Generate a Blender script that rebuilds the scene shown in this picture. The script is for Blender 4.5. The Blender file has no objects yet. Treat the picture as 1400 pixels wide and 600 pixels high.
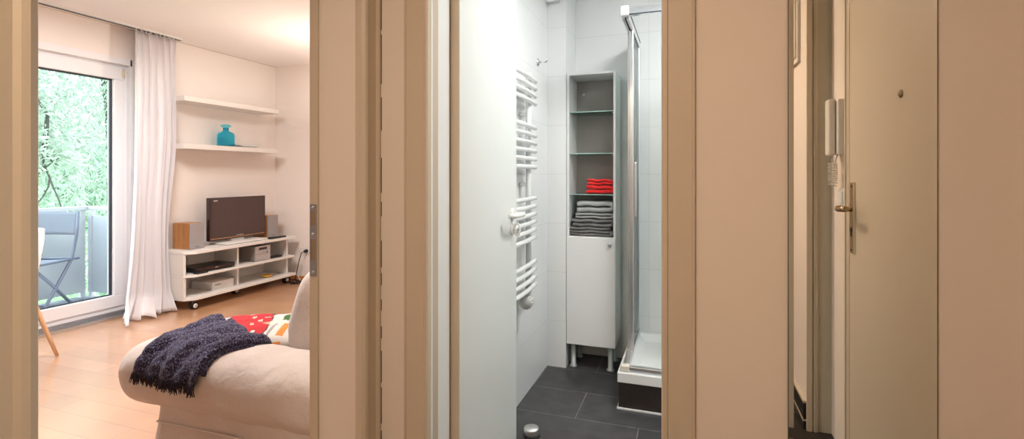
import bpy, bmesh, math, random
from math import sin, cos, pi, radians, sqrt, atan2, atan
from mathutils import Vector, Matrix, noise
random.seed(7)
S = bpy.context.scene
COL = S.collection

# ------------------------------------------------------------------ helpers
class MB:
    def __init__(s): s.v = []; s.f = []; s.m = []; s.smooth = []
    def add(s, vs, fs, mi=0, smooth=False):
        b = len(s.v); s.v += [tuple(v) for v in vs]
        for f in fs:
            s.f.append([b + i for i in f]); s.m.append(mi); s.smooth.append(smooth)
        return s
    def box(s, x0, x1, y0, y1, z0, z1, mi=0):
        x0, x1 = sorted((x0, x1)); y0, y1 = sorted((y0, y1)); z0, z1 = sorted((z0, z1))
        vs = [(x0,y0,z0),(x1,y0,z0),(x1,y1,z0),(x0,y1,z0),(x0,y0,z1),(x1,y0,z1),(x1,y1,z1),(x0,y1,z1)]
        return s.add(vs, [(0,3,2,1),(4,5,6,7),(0,1,5,4),(1,2,6,5),(2,3,7,6),(3,0,4,7)], mi)
    def prism(s, poly, z0, z1, mi=0):           # poly in xy, CCW
        n = len(poly)
        vs = [(p[0], p[1], z0) for p in poly] + [(p[0], p[1], z1) for p in poly]
        fs = [tuple(range(n))[::-1], tuple(range(n, 2*n))] + [(i, (i+1) % n, (i+1) % n + n, i + n) for i in range(n)]
        return s.add(vs, fs, mi)
    def tube(s, pts, r, seg=10, mi=0, caps=True):
        pts = [Vector(p) for p in pts]; n = len(pts)
        rs = r if isinstance(r, (list, tuple)) else [r]*n
        t0 = (pts[1]-pts[0]).normalized()
        up = Vector((0,0,1)) if abs(t0.z) < .9 else Vector((1,0,0))
        a = t0.cross(up).normalized()
        vs = []
        for i, p in enumerate(pts):
            if i == 0: t = t0
            elif i == n-1: t = (pts[i]-pts[i-1]).normalized()
            else: t = ((pts[i+1]-pts[i]).normalized() + (pts[i]-pts[i-1]).normalized()).normalized()
            a = (a - t*a.dot(t)).normalized(); b = t.cross(a)
            for k in range(seg):
                w = 2*pi*k/seg
                vs.append(p + (a*cos(w) + b*sin(w))*rs[i])
        fs = []
        for i in range(n-1):
            for k in range(seg):
                k2 = (k+1) % seg
                fs.append((i*seg+k, i*seg+k2, (i+1)*seg+k2, (i+1)*seg+k))
        s.add(vs, fs, mi, True)
        if caps:
            b = len(s.v) - len(vs)
            s.f.append([b+k for k in range(seg)][::-1]); s.m.append(mi); s.smooth.append(False)
            s.f.append([b+(n-1)*seg+k for k in range(seg)]); s.m.append(mi); s.smooth.append(False)
        return s
    def lathe(s, prof, c=(0,0,0), axis='z', seg=28, mi=0, smooth=True):
        # prof list of (r, h)
        vs = []; n = len(prof)
        for r, h in prof:
            for k in range(seg):
                w = 2*pi*k/seg; a, b = r*cos(w), r*sin(w)
                if axis == 'z': p = (a, b, h)
                elif axis == 'x': p = (h, a, b)
                else: p = (b, h, a)
                vs.append((p[0]+c[0], p[1]+c[1], p[2]+c[2]))
        fs = []
        for i in range(n-1):
            for k in range(seg):
                k2 = (k+1) % seg
                fs.append((i*seg+k, i*seg+k2, (i+1)*seg+k2, (i+1)*seg+k))
        s.add(vs, fs, mi, smooth)
        b = len(s.v) - len(vs)
        if prof[0][0] > 1e-5: s.f.append([b+k for k in range(seg)][::-1]); s.m.append(mi); s.smooth.append(False)
        if prof[-1][0] > 1e-5: s.f.append([b+(n-1)*seg+k for k in range(seg)]); s.m.append(mi); s.smooth.append(False)
        return s
    def grid(s, fn, nu, nv, mi=0, closed_u=False):
        vs = [fn(i/(nu if closed_u else nu-1), j/(nv-1)) for j in range(nv) for i in range(nu)]
        fs = []
        for j in range(nv-1):
            for i in range(nu if closed_u else nu-1):
                i2 = (i+1) % nu
                fs.append((j*nu+i, j*nu+i2, (j+1)*nu+i2, (j+1)*nu+i))
        return s.add(vs, fs, mi, True)
    def xf(s, M):
        s.v = [tuple(M @ Vector(v)) for v in s.v]; return s
    def build(s, name, mats, parent=None, bevel=0, subsurf=0, solid=0, seg=2):
        me = bpy.data.meshes.new(name)
        me.from_pydata(s.v, [], s.f)
        if not isinstance(mats, (list, tuple)): mats = [mats]
        for m in mats: me.materials.append(m)
        me.polygons.foreach_set('material_index', s.m)
        me.polygons.foreach_set('use_smooth', s.smooth)
        bm = bmesh.new(); bm.from_mesh(me); bmesh.ops.recalc_face_normals(bm, faces=bm.faces); bm.to_mesh(me); bm.free()
        me.update()
        o = bpy.data.objects.new(name, me); COL.objects.link(o)
        if parent:
            o.parent = parent
            o.matrix_parent_inverse = Matrix.Identity(4)
            M = world(parent).inverted()
            me.transform(M)
        if solid:
            md = o.modifiers.new('thick', 'SOLIDIFY'); md.thickness = solid; md.offset = 0
        if bevel:
            md = o.modifiers.new('bevel', 'BEVEL'); md.width = bevel; md.segments = seg; md.limit_method = 'ANGLE'; md.angle_limit = radians(40)
            md.harden_normals = False
        if subsurf:
            md = o.modifiers.new('sub', 'SUBSURF'); md.levels = subsurf; md.render_levels = subsurf
        return o

def world(o):
    M = Matrix.LocRotScale(o.location, o.rotation_euler, o.scale)
    return world(o.parent) @ M if o.parent else M

def tag(o, label, cat, group=None, kind=None):
    o['label'] = label; o['category'] = cat
    if group: o['group'] = group
    if kind: o['kind'] = kind
    return o
def thing(name, loc, label, cat, rz=0, group=None, kind=None):
    o = bpy.data.objects.new(name, None); COL.objects.link(o)
    o.empty_display_size = .05; o.location = loc; o.rotation_euler = (0,0,rz)
    return tag(o, label, cat, group, kind)
def struct(name, mb, m, label, cat='wall', **k):
    return tag(mb.build(name, m, **k), label, cat, kind='structure')
def copy_tree(o, parent=None):
    c = o.copy(); COL.objects.link(c); c.parent = parent
    for ch in list(o.children): copy_tree(ch, c)
    return c

# ------------------------------------------------------------------ materials
def mat(name, col, rough=.5, metal=0, bump=0, bscale=60, var=0, vscale=3, spec=.5, coat=0, sheen=0, bdist=.002, detail=4):
    m = bpy.data.materials.new(name); m.use_nodes = True
    nt = m.node_tree; b = nt.nodes['Principled BSDF']
    b.inputs['Base Color'].default_value = (*col, 1); b.inputs['Roughness'].default_value = rough
    b.inputs['Metallic'].default_value = metal; b.inputs['Specular IOR Level'].default_value = spec
    b.inputs['Coat Weight'].default_value = coat; b.inputs['Coat Roughness'].default_value = .05
    b.inputs['Sheen Weight'].default_value = sheen
    tc = nt.nodes.new('ShaderNodeTexCoord')
    n = nt.nodes.new('ShaderNodeTexNoise'); n.inputs['Scale'].default_value = vscale; n.inputs['Detail'].default_value = 4
    nt.links.new(tc.outputs['Object'], n.inputs['Vector'])
    mx = nt.nodes.new('ShaderNodeMix'); mx.data_type = 'RGBA'
    v = max(var, .015)
    mx.inputs['A'].default_value = (*[max(0, c*(1-v)) for c in col], 1); mx.inputs['B'].default_value = (*[min(1, c*(1+v)) for c in col], 1)
    nt.links.new(n.outputs['Fac'], mx.inputs['Factor']); nt.links.new(mx.outputs['Result'], b.inputs['Base Color'])
    if bump:
        n2 = nt.nodes.new('ShaderNodeTexNoise'); n2.inputs['Scale'].default_value = bscale; n2.inputs['Detail'].default_value = detail
        bp = nt.nodes.new('ShaderNodeBump'); bp.inputs['Strength'].default_value = bump; bp.inputs['Distance'].default_value = bdist
        nt.links.new(tc.outputs['Object'], n2.inputs['Vector']); nt.links.new(n2.outputs['Fac'], bp.inputs['Height'])
        nt.links.new(bp.outputs['Normal'], b.inputs['Normal'])
    return m

def wood(name, c1, c2, axis=(1,12,12), rough=.4, scale=4):
    m = bpy.data.materials.new(name); m.use_nodes = True
    nt = m.node_tree; b = nt.nodes['Principled BSDF']; b.inputs['Roughness'].default_value = rough
    tc = nt.nodes.new('ShaderNodeTexCoord'); mp = nt.nodes.new('ShaderNodeMapping'); mp.inputs['Scale'].default_value = axis
    n = nt.nodes.new('ShaderNodeTexNoise'); n.inputs['Scale'].default_value = scale; n.inputs['Detail'].default_value = 6; n.inputs['Distortion'].default_value = .6
    r = nt.nodes.new('ShaderNodeValToRGB'); r.color_ramp.elements[0].color = (*c1,1); r.color_ramp.elements[1].color = (*c2,1)
    r.color_ramp.elements[0].position = .3; r.color_ramp.elements[1].position = .7
    nt.links.new(tc.outputs['Object'], mp.inputs['Vector']); nt.links.new(mp.outputs['Vector'], n.inputs['Vector'])
    nt.links.new(n.outputs['Fac'], r.inputs['Fac']); nt.links.new(r.outputs['Color'], b.inputs['Base Color'])
    return m

def tiles(name, c1, c2, cg, w, h, mortar, rough, plane, ox=0, oy=0, offset=.5, noise_amt=.15, bump=.3, nscale=8, spec=.5):
    """brick texture on a real plane. plane: 'xy','xz','yz' picks which object coordinates run along/up"""
    m = bpy.data.materials.new(name); m.use_nodes = True
    nt = m.node_tree; L = nt.links.new; b = nt.nodes['Principled BSDF']; b.inputs['Roughness'].default_value = rough
    b.inputs['Specular IOR Level'].default_value = spec
    tc = nt.nodes.new('ShaderNodeTexCoord'); sp = nt.nodes.new('ShaderNodeSeparateXYZ'); cb = nt.nodes.new('ShaderNodeCombineXYZ')
    L(tc.outputs['Object'], sp.inputs[0])
    ax = {'xy': ('X','Y'), 'xz': ('X','Z'), 'yz': ('Y','Z')}[plane]
    a1 = nt.nodes.new('ShaderNodeMath'); a1.inputs[1].default_value = ox; L(sp.outputs[ax[0]], a1.inputs[0]); L(a1.outputs[0], cb.inputs[0])
    a2 = nt.nodes.new('ShaderNodeMath'); a2.inputs[1].default_value = oy; L(sp.outputs[ax[1]], a2.inputs[0]); L(a2.outputs[0], cb.inputs[1])
    br = nt.nodes.new('ShaderNodeTexBrick'); br.offset = offset; br.offset_frequency = 2
    br.inputs['Color1'].default_value = (*c1,1); br.inputs['Color2'].default_value = (*c2,1); br.inputs['Mortar'].default_value = (*cg,1)
    br.inputs['Scale'].default_value = 1; br.inputs['Mortar Size'].default_value = mortar; br.inputs['Mortar Smooth'].default_value = .1
    br.inputs['Brick Width'].default_value = w; br.inputs['Row Height'].default_value = h; br.inputs['Bias'].default_value = 0
    L(cb.outputs[0], br.inputs['Vector'])
    n = nt.nodes.new('ShaderNodeTexNoise'); n.inputs['Scale'].default_value = nscale; n.inputs['Detail'].default_value = 8; L(tc.outputs['Object'], n.inputs['Vector'])
    mr = nt.nodes.new('ShaderNodeMapRange'); mr.inputs['To Min'].default_value = 1-noise_amt; mr.inputs['To Max'].default_value = 1+noise_amt; L(n.outputs['Fac'], mr.inputs['Value'])
    mx = nt.nodes.new('ShaderNodeMix'); mx.data_type = 'RGBA'; mx.blend_type = 'MULTIPLY'; mx.inputs['Factor'].default_value = 1
    L(br.outputs['Color'], mx.inputs['A']); L(mr.outputs[0], mx.inputs['B']); L(mx.outputs['Result'], b.inputs['Base Color'])
    bp = nt.nodes.new('ShaderNodeBump'); bp.inputs['Strength'].default_value = bump; bp.inputs['Distance'].default_value = .002; bp.invert = True
    L(br.outputs['Fac'], bp.inputs['Height']); L(bp.outputs['Normal'], b.inputs['Normal'])
    return m

def pane(name, tint=(1,1,1), refl=.5, rough=0):
    m = bpy.data.materials.new(name); m.use_nodes = True
    nt = m.node_tree; nt.nodes.clear(); L = nt.links.new
    out = nt.nodes.new('ShaderNodeOutputMaterial'); tr = nt.nodes.new('ShaderNodeBsdfTransparent'); tr.inputs[0].default_value = (*tint,1)
    gl = nt.nodes.new('ShaderNodeBsdfGlossy'); gl.inputs['Roughness'].default_value = rough
    fr = nt.nodes.new('ShaderNodeFresnel'); fr.inputs['IOR'].default_value = 1.45
    mu = nt.nodes.new('ShaderNodeMath'); mu.operation = 'MULTIPLY'; mu.inputs[1].default_value = refl
    mx = nt.nodes.new('ShaderNodeMixShader')
    L(fr.outputs[0], mu.inputs[0]); L(mu.outputs[0], mx.inputs[0]); L(tr.outputs[0], mx.inputs[1]); L(gl.outputs[0], mx.inputs[2]); L(mx.outputs[0], out.inputs[0])
    return m

def translucent(name, col, t=.4, rough=.8, bump=0, bscale=300, spread=0, sheen=0):
    m = mat(name, col, rough, bump=bump, bscale=bscale, spec=.2, sheen=sheen)
    nt = m.node_tree; L = nt.links.new; b = nt.nodes['Principled BSDF']; out = nt.nodes['Material Output']
    tl = nt.nodes.new('ShaderNodeBsdfTranslucent'); tl.inputs[0].default_value = (*col,1)
    mx = nt.nodes.new('ShaderNodeMixShader'); mx.inputs[0].default_value = t
    L(b.outputs[0], mx.inputs[1]); L(tl.outputs[0], mx.inputs[2]); L(mx.outputs[0], out.inputs[0])
    if spread:
        g = nt.nodes.new('ShaderNodeNewGeometry'); r = nt.nodes.new('ShaderNodeValToRGB')
        r.color_ramp.elements[0].color = (*[c*(1-spread) for c in col],1); r.color_ramp.elements[1].color = (*[min(1,c*(1+spread)) for c in col],1)
        L(g.outputs['Random Per Island'], r.inputs['Fac']); L(r.outputs['Color'], b.inputs['Base Color']); L(r.outputs['Color'], tl.inputs[0])
    return m

M = {}
M['hall_paint'] = mat('hall_paint', (.78,.67,.57), .85, bump=.25, bscale=220, bdist=.001)
M['frame_paint'] = mat('frame_paint', (.59,.49,.37), .38, bump=.1, bscale=25, var=.02)
M['living_paint'] = mat('living_paint', (.88,.82,.78), .9, bump=.15, bscale=200, bdist=.001)
M['ceiling_paint'] = mat('ceiling_paint', (.86,.82,.80), .9)
M['white_paint'] = mat('white_paint', (.82,.84,.83), .4)
M['bath_paint'] = mat('bath_paint', (.82,.84,.84), .8)
M['door_paint'] = mat('door_paint', (.76,.78,.76), .42)
M['entry_door'] = mat('entry_door', (.63,.53,.40), .45, bump=.15, bscale=14, var=.03)
M['pvc'] = mat('pvc', (.84,.84,.87), .3)
M['gasket'] = mat('gasket', (.03,.035,.05), .6)
M['alu'] = mat('alu', (.62,.64,.66), .32, 1)
M['chrome'] = mat('chrome', (.85,.86,.88), .1, 1)
M['brushed'] = mat('brushed_steel', (.80,.79,.77), .38, 1, bump=.1, bscale=90)
M['steel_plate'] = mat('steel_plate', (.36,.36,.38), .4, .8)
M['bronze'] = mat('bronze', (.42,.32,.20), .35, .9)
M['bronze_edge'] = mat('bronze_edge', (.75,.68,.55), .35, .6)
M['black'] = mat('black_plastic', (.012,.012,.014), .35)
M['rubber'] = mat('rubber', (.01,.01,.01), .6)
M['white_board'] = mat('white_board', (.80,.78,.75), .45)
M['white_lac'] = mat('white_lacquer', (.84,.84,.84), .25)
M['cab_grey'] = mat('cabinet_grey', (.30,.29,.27), .55)
M['leg_grey'] = mat('leg_grey', (.42,.46,.45), .4, .3)
M['silver'] = mat('silver_plastic', (.50,.47,.46), .35, .5)
M['silver_dark'] = mat('silver_dark', (.20,.18,.18), .4, .4)
M['grille'] = mat('speaker_cloth', (.34,.31,.31), .8, bump=.5, bscale=500)
M['cherry'] = wood('cherry_veneer', (.36,.15,.05), (.50,.24,.09), (12,12,1.5))
M['beech'] = wood('beech_wood', (.60,.36,.19), (.70,.45,.26), (10,10,2))
M['skirting_wood'] = wood('skirting_wood', (.50,.20,.06), (.62,.28,.09), (1,1,12))
M['screen'] = mat('tv_screen', (.045,.014,.010), .07, spec=.6, coat=.4)
M['tv_bezel'] = mat('tv_bezel', (.025,.010,.010), .15, coat=.5)
M['curtain'] = translucent('curtain_cloth', (.94,.92,.94), .15, .9, bump=.15, bscale=400)
M['slip'] = mat('slipcover', (.70,.61,.56), .85, bump=1, bscale=4.5, bdist=.035, detail=5, sheen=.2)
M['slip_edge'] = mat('slipcover_piping', (.72,.64,.57), .85)
M['towel_red'] = mat('towel_red', (.78,.012,.010), .95, bump=.8, bscale=350, sheen=.3)
M['towel_grey'] = mat('towel_grey', (.36,.37,.37), .95, bump=.8, bscale=350, sheen=.3, var=.15, vscale=20)
M['towel_dark'] = mat('towel_dark', (.17,.17,.17), .95, bump=.8, bscale=350, sheen=.3, var=.15, vscale=20)
M['radiator'] = mat('radiator_enamel', (.84,.85,.84), .25)
M['tray'] = mat('acrylic_tray', (.86,.87,.87), .18)
M['slate_plinth'] = tiles('slate_plinth', (.030,.022,.020), (.024,.018,.017), (.3,.3,.3), .6, .3, .001, .4, 'xz', 0, .1, noise_amt=.5, nscale=20)
M['glass'] = pane('window_glass', (.97,.99,.99), .35)
M['shower_glass'] = pane('shower_glass', (.93,.97,.96), .6)
M['edge_glass'] = mat('glass_shelf', (.35,.55,.50), .1, spec=.6)
M['shelf_glass'] = pane('shelf_glass', (.78,.90,.86), .8)
M['mirror'] = mat('mirror_silver', (.86,.87,.85), .0, 1)
M['bluep'] = mat('balcony_frame', (.17,.19,.26), .4, .3)
M['mesh_cloth'] = translucent('textilene', (.28,.31,.37), .2, .7)
M['parapet'] = mat('parapet_panel', (.50,.53,.57), .6)
M['rail'] = mat('balcony_rail', (.50,.50,.55), .5)
M['decking'] = tiles('balcony_deck', (.15,.16,.20), (.19,.20,.24), (.08,.08,.1), 2, .12, .006, .6, 'xy')
M['shell'] = mat('chair_shell', (.78,.74,.72), .35)
M['bark'] = mat('bark', (.06,.06,.05), .9, bump=.6, bscale=40)
M['leaf'] = translucent('willow_leaf', (.42,.49,.42), .5, .6, spread=.35)
M['leaf2'] = translucent('pale_leaf', (.40,.52,.42), .45, .6, spread=.3)
M['grass'] = mat('lawn', (.25,.42,.18), .9, var=.3, vscale=1)
M['plastic_white'] = mat('plastic_white', (.74,.68,.60), .4)
M['socket'] = mat('socket_white', (.82,.79,.75), .35)
M['yellow'] = mat('yellow_ceramic', (.70,.42,.08), .4)
M['cardboard'] = mat('box_paper', (.72,.64,.56), .6)
M['box_white'] = mat('box_white', (.82,.80,.78), .5)
M['ink'] = mat('printed_ink', (.08,.08,.1), .5)
M['logo'] = mat('logo_print', (.6,.55,.52), .4)
M['lampshade'] = translucent('lamp_glass', (.9,.85,.75), .4)
M['living_floor'] = tiles('beech_parquet', (.61,.325,.17), (.52,.27,.135), (.36,.18,.10), .9, .13, .0012, .22, 'xy', .3, .05, offset=.37, noise_amt=.2, bump=.06, nscale=3, spec=1.0)
M['slate_floor'] = tiles('slate_tiles', (.054,.053,.055), (.043,.042,.044), (.19,.18,.165), .6, .3, .0022, .42, 'xy', .8150, -2.41+.3*20, offset=.5, noise_amt=.7, bump=.4, nscale=14)
M['hall_floor'] = tiles('hall_tiles', (.022,.016,.012), (.018,.014,.010), (.22,.18,.14), .6, .3, .003, .5, 'xy', .1, .1, noise_amt=.3)
M['tile_x'] = tiles('white_tiles_rear', (.84,.85,.85), (.84,.85,.85), (.70,.71,.71), .6, .3, .0014, .22, 'xz', .83, .016, offset=0, noise_amt=.01, bump=.25)
M['tile_y'] = tiles('white_tiles_side', (.84,.85,.85), (.84,.85,.85), (.70,.71,.71), .6, .3, .0014, .22, 'yz', -2.42+6, .016, offset=0, noise_amt=.01, bump=.25)

bs = M['living_floor'].node_tree.nodes['Principled BSDF']; bs.inputs['Coat Weight'].default_value = .8; bs.inputs['Coat Roughness'].default_value = .30; bs.inputs['Coat IOR'].default_value = 1.6
# blue bottle glass: tinted, refractive
gm = bpy.data.materials.new('turquoise_glass'); gm.use_nodes = True; b = gm.node_tree.nodes['Principled BSDF']
b.inputs['Base Color'].default_value = (.20,.80,.97,1); b.inputs['Roughness'].default_value = .05; b.inputs['Transmission Weight'].default_value = .93; b.inputs['IOR'].default_value = 1.22
M['blue_glass'] = gm
# heather knit throw
tm = mat('heather_knit', (.07,.06,.10), .95, bump=1, bscale=130, sheen=.12, bdist=.008)
nt = tm.node_tree; L = nt.links.new; b = nt.nodes['Principled BSDF']
tc = nt.nodes.new('ShaderNodeTexCoord'); mp = nt.nodes.new('ShaderNodeMapping'); mp.inputs['Scale'].default_value = (260,90,90); mp.inputs['Rotation'].default_value = (0,.3,.5)
n = nt.nodes.new('ShaderNodeTexNoise'); n.inputs['Scale'].default_value = 1.6; n.inputs['Detail'].default_value = 5
r = nt.nodes.new('ShaderNodeValToRGB'); e = r.color_ramp.elements
e[0].position = .40; e[0].color = (.012,.008,.022,1); e[1].position = .68; e[1].color = (.38,.38,.62,1)
k_ = e.new(.55); k_.color = (.036,.029,.090,1)
L(tc.outputs['Object'], mp.inputs[0]); L(mp.outputs[0], n.inputs['Vector']); L(n.outputs['Fac'], r.inputs['Fac']); L(r.outputs['Color'], b.inputs['Base Color'])
M['throw'] = tm
M['yarn'] = mat('fringe_yarn', (.035,.028,.05), .95, var=.5, vscale=60)
M['cush_red'] = mat('cushion_red', (.55,.012,.02), .85, bump=.4, bscale=300)
M['cush_white'] = mat('cushion_white', (.70,.66,.60), .85, bump=.4, bscale=300)
M['cush_black'] = mat('cushion_ink', (.04,.03,.03), .85)
M['cush_green'] = mat('cushion_green', (.05,.13,.03), .85)
M['cush_orange'] = mat('cushion_orange', (.80,.25,.04), .85)
M['cush_grey'] = mat('cushion_grey', (.35,.33,.32), .85)

# ------------------------------------------------------------------ dimensions
CAMZ = 1.18
XW = -4.45           # living window / television wall
YN = 4.56            # living north wall
XE0, XE1 = -1.112, -.93   # wall between hall and living room
YD0, YD1 = .478, 1.30     # living doorway
YB0, YB1 = 1.372, 1.54    # hall / bathroom wall
ZC = 2.41
BXW = -.82           # bathroom west wall face
BYN = 3.30           # bathroom north wall
BXE = .60
HXE = .62           # hall east wall face
YS = -2.0

# ------------------------------------------------------------------ living room shell
struct('floor', MB().box(XW-.02, XE0+.09, -2.0, YN, -.1, 0), M['living_floor'], 'light beech parquet floor of the living room', 'floor')
struct('ceiling', MB().box(XW-.3, XE0+.05, -2.0, YN+.1, ZC, ZC+.1), M['ceiling_paint'], 'white ceiling of the living room', 'ceiling')
w = MB(); w.box(XW-.3, XW, 2.98, YN+.1, 0, ZC); w.box(XW-.3, XW, -2.0, 1.10, 0, ZC); w.box(XW-.3, XW, 1.10, 2.98, 2.15, ZC)
struct('wall_west', w, M['living_paint'], 'pale living room wall behind the television, with balcony door opening')
struct('wall_north', MB().box(XW, XE1+.11, YN, YN+.1, 0, ZC), M['living_paint'], 'pale end wall of the living room with socket')
struct('wall_south', MB().box(XW, XE0, -2.1, -2.0, 0, ZC), M['living_paint'], 'living room wall behind the viewer')
# wall between hall and living room, opening YD0..YD1
w = MB(); w.box(XE0, XE1, -2.0, YD0-.0, 0, ZC); w.box(XE0, XE1, YD1, YB0, 0, ZC); w.box(XE0, XE1, YD0, YD1, 2.02, ZC)
w.box(XE0, BXW-.06, YB0+.02, YN, 0, ZC)
struct('wall_middle', w, M['hall_paint'], 'beige wall between hall and living room with open doorway')
# skirting in the living room
t = MB(); t.box(XW, XE0, YN-.015, YN, 0, .05)
struct('baseboard_north', t, M['skirting_wood'], 'orange wooden skirting along the living room end wall', 'baseboard')
t = MB(); t.box(XW, XW+.015, 3.0, YN-.015, 0, .05)
struct('baseboard_west', t, M['skirting_wood'], 'orange wooden skirting behind the television bench', 'baseboard')
# curtain track under the ceiling
t = MB(); t.box(XW+.10, XW+.155, 0.6, 3.32, ZC-.018, ZC); t.box(XW+.115, XW+.118, .6, 3.32, ZC-.022, ZC-.018, 1); t.box(XW+.138, XW+.141, .6, 3.32, ZC-.022, ZC-.018, 1)
struct('trim_1', t, [M['white_paint'], M['gasket']], 'white curtain track along the living room ceiling', 'curtain track')
# fine dark caulk joint wall/ceiling
struct('trim_2', MB().box(XW, XW+.006, 0.6, YN, ZC-.004, ZC), M['frame_paint'], 'thin dark joint between window wall and ceiling', 'trim')

# balcony door (window_1)
win = thing('window_1', (XW-.05, 2.0, .0), 'white framed glass balcony door beside the curtain', 'balcony door', kind='structure')
x0, x1 = XW-.115, XW-.05
y0w, y1w = 1.10, 2.985
f = MB(); f.box(x0, x1, y0w, y1w, .045, .105); f.box(x0, x1, y0w, y1w, 2.06, 2.15); f.box(x0, x1, y1w-.055, y1w, .105, 2.06); f.box(x0, x1, y0w, y0w+.055, .105, 2.06)
f.build('window_frame', M['pvc'], win, bevel=.003)
s_ = MB(); ly1 = y1w-.04; ly0 = y0w+.04
s_.box(x0+.015, x1+.014, ly0, ly1, .085, .182); s_.box(x0+.015, x1+.014, ly0, ly1, 1.975, 2.075); s_.box(x0+.015, x1+.014, ly1-.078, ly1, .182, 1.975); s_.box(x0+.015, x1+.014, ly0, ly0+.078, .182, 1.975)
s_.build('sash', M['pvc'], win, bevel=.006)
g = MB(); gy0, gy1 = ly0+.078, ly1-.078
for a in ((gy0, gy1, .182, .190), (gy0, gy1, 1.963, 1.975), (gy1-.014, gy1, .190, 1.963), (gy0, gy0+.014, .190, 1.963)):
    g.box(x0+.03, x0+.05, *a)
g.build('gasket', M['gasket'], win)
MB().box(x0+.036, x0+.042, gy0+.002, gy1-.002, .184, 1.973).build('glass_pane', M['glass'], win)
h = MB(); h.tube([(x1+.02, ly1-.008, 1.995), (x1+.02, ly1-.008, 2.07)], .009, 12); h.box(x1, x1+.016, ly1-.02, ly1+.0, 2.01, 2.05)
h.build('hinge', M['bronze_edge'], win)
sl = MB(); sl.box(x0-.03, XW+.03, y0w, y1w, 0, .022); sl.box(x0, XW-.03, y0w, y1w, .022, .045, 1); sl.box(XW-.03, XW-.02, y0w, y1w, .022, .034, 1)
sl.build('threshold', [M['alu'], M['steel_plate']], win)
# reveal lining (white)
r_ = MB(); r_.box(XW-.12, XW+.001, y1w-.014, y1w+.012, .023, 2.15); r_.box(XW-.12, XW+.001, y0w, y1w, 2.10, 2.152)
struct('trim_3', r_, M['pvc'], 'white reveal around the balcony door', 'trim')

# ------------------------------------------------------------------ hall doorway frames
# living doorway frame
d = thing('door_1', (XE1, YD1, 0), 'beige painted steel frame of the open living room doorway', 'door frame', kind='structure')
fr = MB()
# far jamb: faces the hall viewer. stepped and rounded profile, plan polygons
fr.prism([(-1.125,1.300),(-1.125,1.31),(-1.125,1.345),(-.905,1.345),(-.905,1.371),(-.908,1.371),(-.918,1.362),(-.922,1.330),(-.916,1.318),(-.916,1.306),(-.925,1.298),(-.948,1.296),(-.955,1.304),(-.965,1.306),(-1.098,1.306),(-1.098,1.300)][::-1] if False else
         [(-1.125,1.292),(-1.094,1.292),(-1.094,1.302),(-.962,1.302),(-.955,1.296),(-.945,1.291),(-.930,1.291),(-.920,1.297),(-.917,1.306),(-.922,1.318),(-.922,1.352),(-.915,1.362),(-.915,1.3715),(-1.125,1.3715)], 0, 2.02)
# near jamb (its outer casing shows at the left margin)
fr.prism([(-1.125,.486),(-1.125,.40),(-.915,.40),(-.915,.412),(-.922,.420),(-.922,.452),(-.917,.460),(-.915,.470),(-.920,.481),(-.930,.487),(-.945,.487),(-.962,.478),(-1.094,.478),(-1.094,.486)], 0, 2.02)
fr.box(-1.125, -.915, .40, 1.3715, 2.02, 2.09)
fr.build('door_frame', M['frame_paint'], d, bevel=.0015)
# strike plate on the living room side
sp = MB(); X0, X1, Yp = -1.122, -1.096, 1.2915
zs = [.862, .905, .955, .997, 1.052, 1.085]
# plate with two openings
zt, zb = 1.088, .862
op = [(1.022,1.068),(.912,.978)]
cur = zb
for a, b2 in sorted(op):
    sp.box(X0, X1, Yp-.002, Yp, cur, a); cur = b2
    sp.box(X0, X0+.004, Yp-.002, Yp, a, b2); sp.box(X1-.004, X1, Yp-.002, Yp, a, b2)
sp.box(X0, X1, Yp-.002, Yp, cur, zt)
o = sp.build('strike_plate', M['steel_plate'], d); o['label'] = 'grey metal strike plate'
hl = MB()
for a, b2 in op: hl.box(X0+.004, X1-.004, Yp-.0008, Yp-.0003, a, b2)
hl.build('latch_recess', M['bronze'], o)
sc = MB()
for z in (.875, .995, 1.078): sc.lathe([(.0, Yp-.0035), (.0045, Yp-.003), (.005, Yp-.002)], (X0+.013, 0, z), 'y', 12)
sc.build('screw', M['alu'], o)

# crack between frame and wall: thin dark joint with breaks
ck = MB(); z = .3
while z < 2.0:
    l = random.uniform(.03, .16); ck.box(-.9150, -.9133, 1.3700, 1.3722, z, z+l); z += l + random.uniform(.01, .09)
struct('trim_4', ck, M['gasket'], 'dark hairline crack between beige frame and hall wall', 'crack')

# hall / bathroom wall with opening
BX0, BX1 = -.745, -.064
w = MB(); w.box(XE1, BX0-.02, YB0, YB1, 0, ZC); w.box(BX1+.02, BXE+.3, YB0, YB1, 0, ZC); w.box(BX0-.02, BX1+.02, YB0, YB1, 2.02, ZC)
struct('wall_back', w, M['hall_paint'], 'beige hall wall around the bathroom doorway and mirror')
d = thing('door_2', (BX0, YB0, 0), 'white bathroom door standing open in its beige frame', 'door', kind='structure')
yf = YB0-.012
fr = MB()
for sgn, xi in ((-1, BX0), (1, BX1)):
    P = [(0, yf+.005), (.004, yf), (.014, yf), (.017, yf+.004), (.074, yf+.004), (.077, yf), (.081, yf), (.083, YB0), (.083, YB0+.001), (.021, YB0+.001), (.021, YB1), (0, YB1+.0)] 
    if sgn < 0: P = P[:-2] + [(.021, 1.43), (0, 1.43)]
    P = [(xi + sgn*p[0], p[1]) for p in P]
    fr.prism(P if sgn > 0 else P[::-1], 0, 2.02 if sgn < 0 else 2.02)
fr.box(BX0-.083, BX1+.083, yf, YB0+.001, 2.02, 2.10); fr.box(BX0, BX1, YB0, YB1, 2.0, 2.04)
fr.build('door_frame', M['frame_paint'], d)
sl = MB(); sl.box(BX0-.008, BX0+.0015, 1.382, 1.392, 0, 2.0); sl.build('door_seal', M['white_paint'], d)
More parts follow.
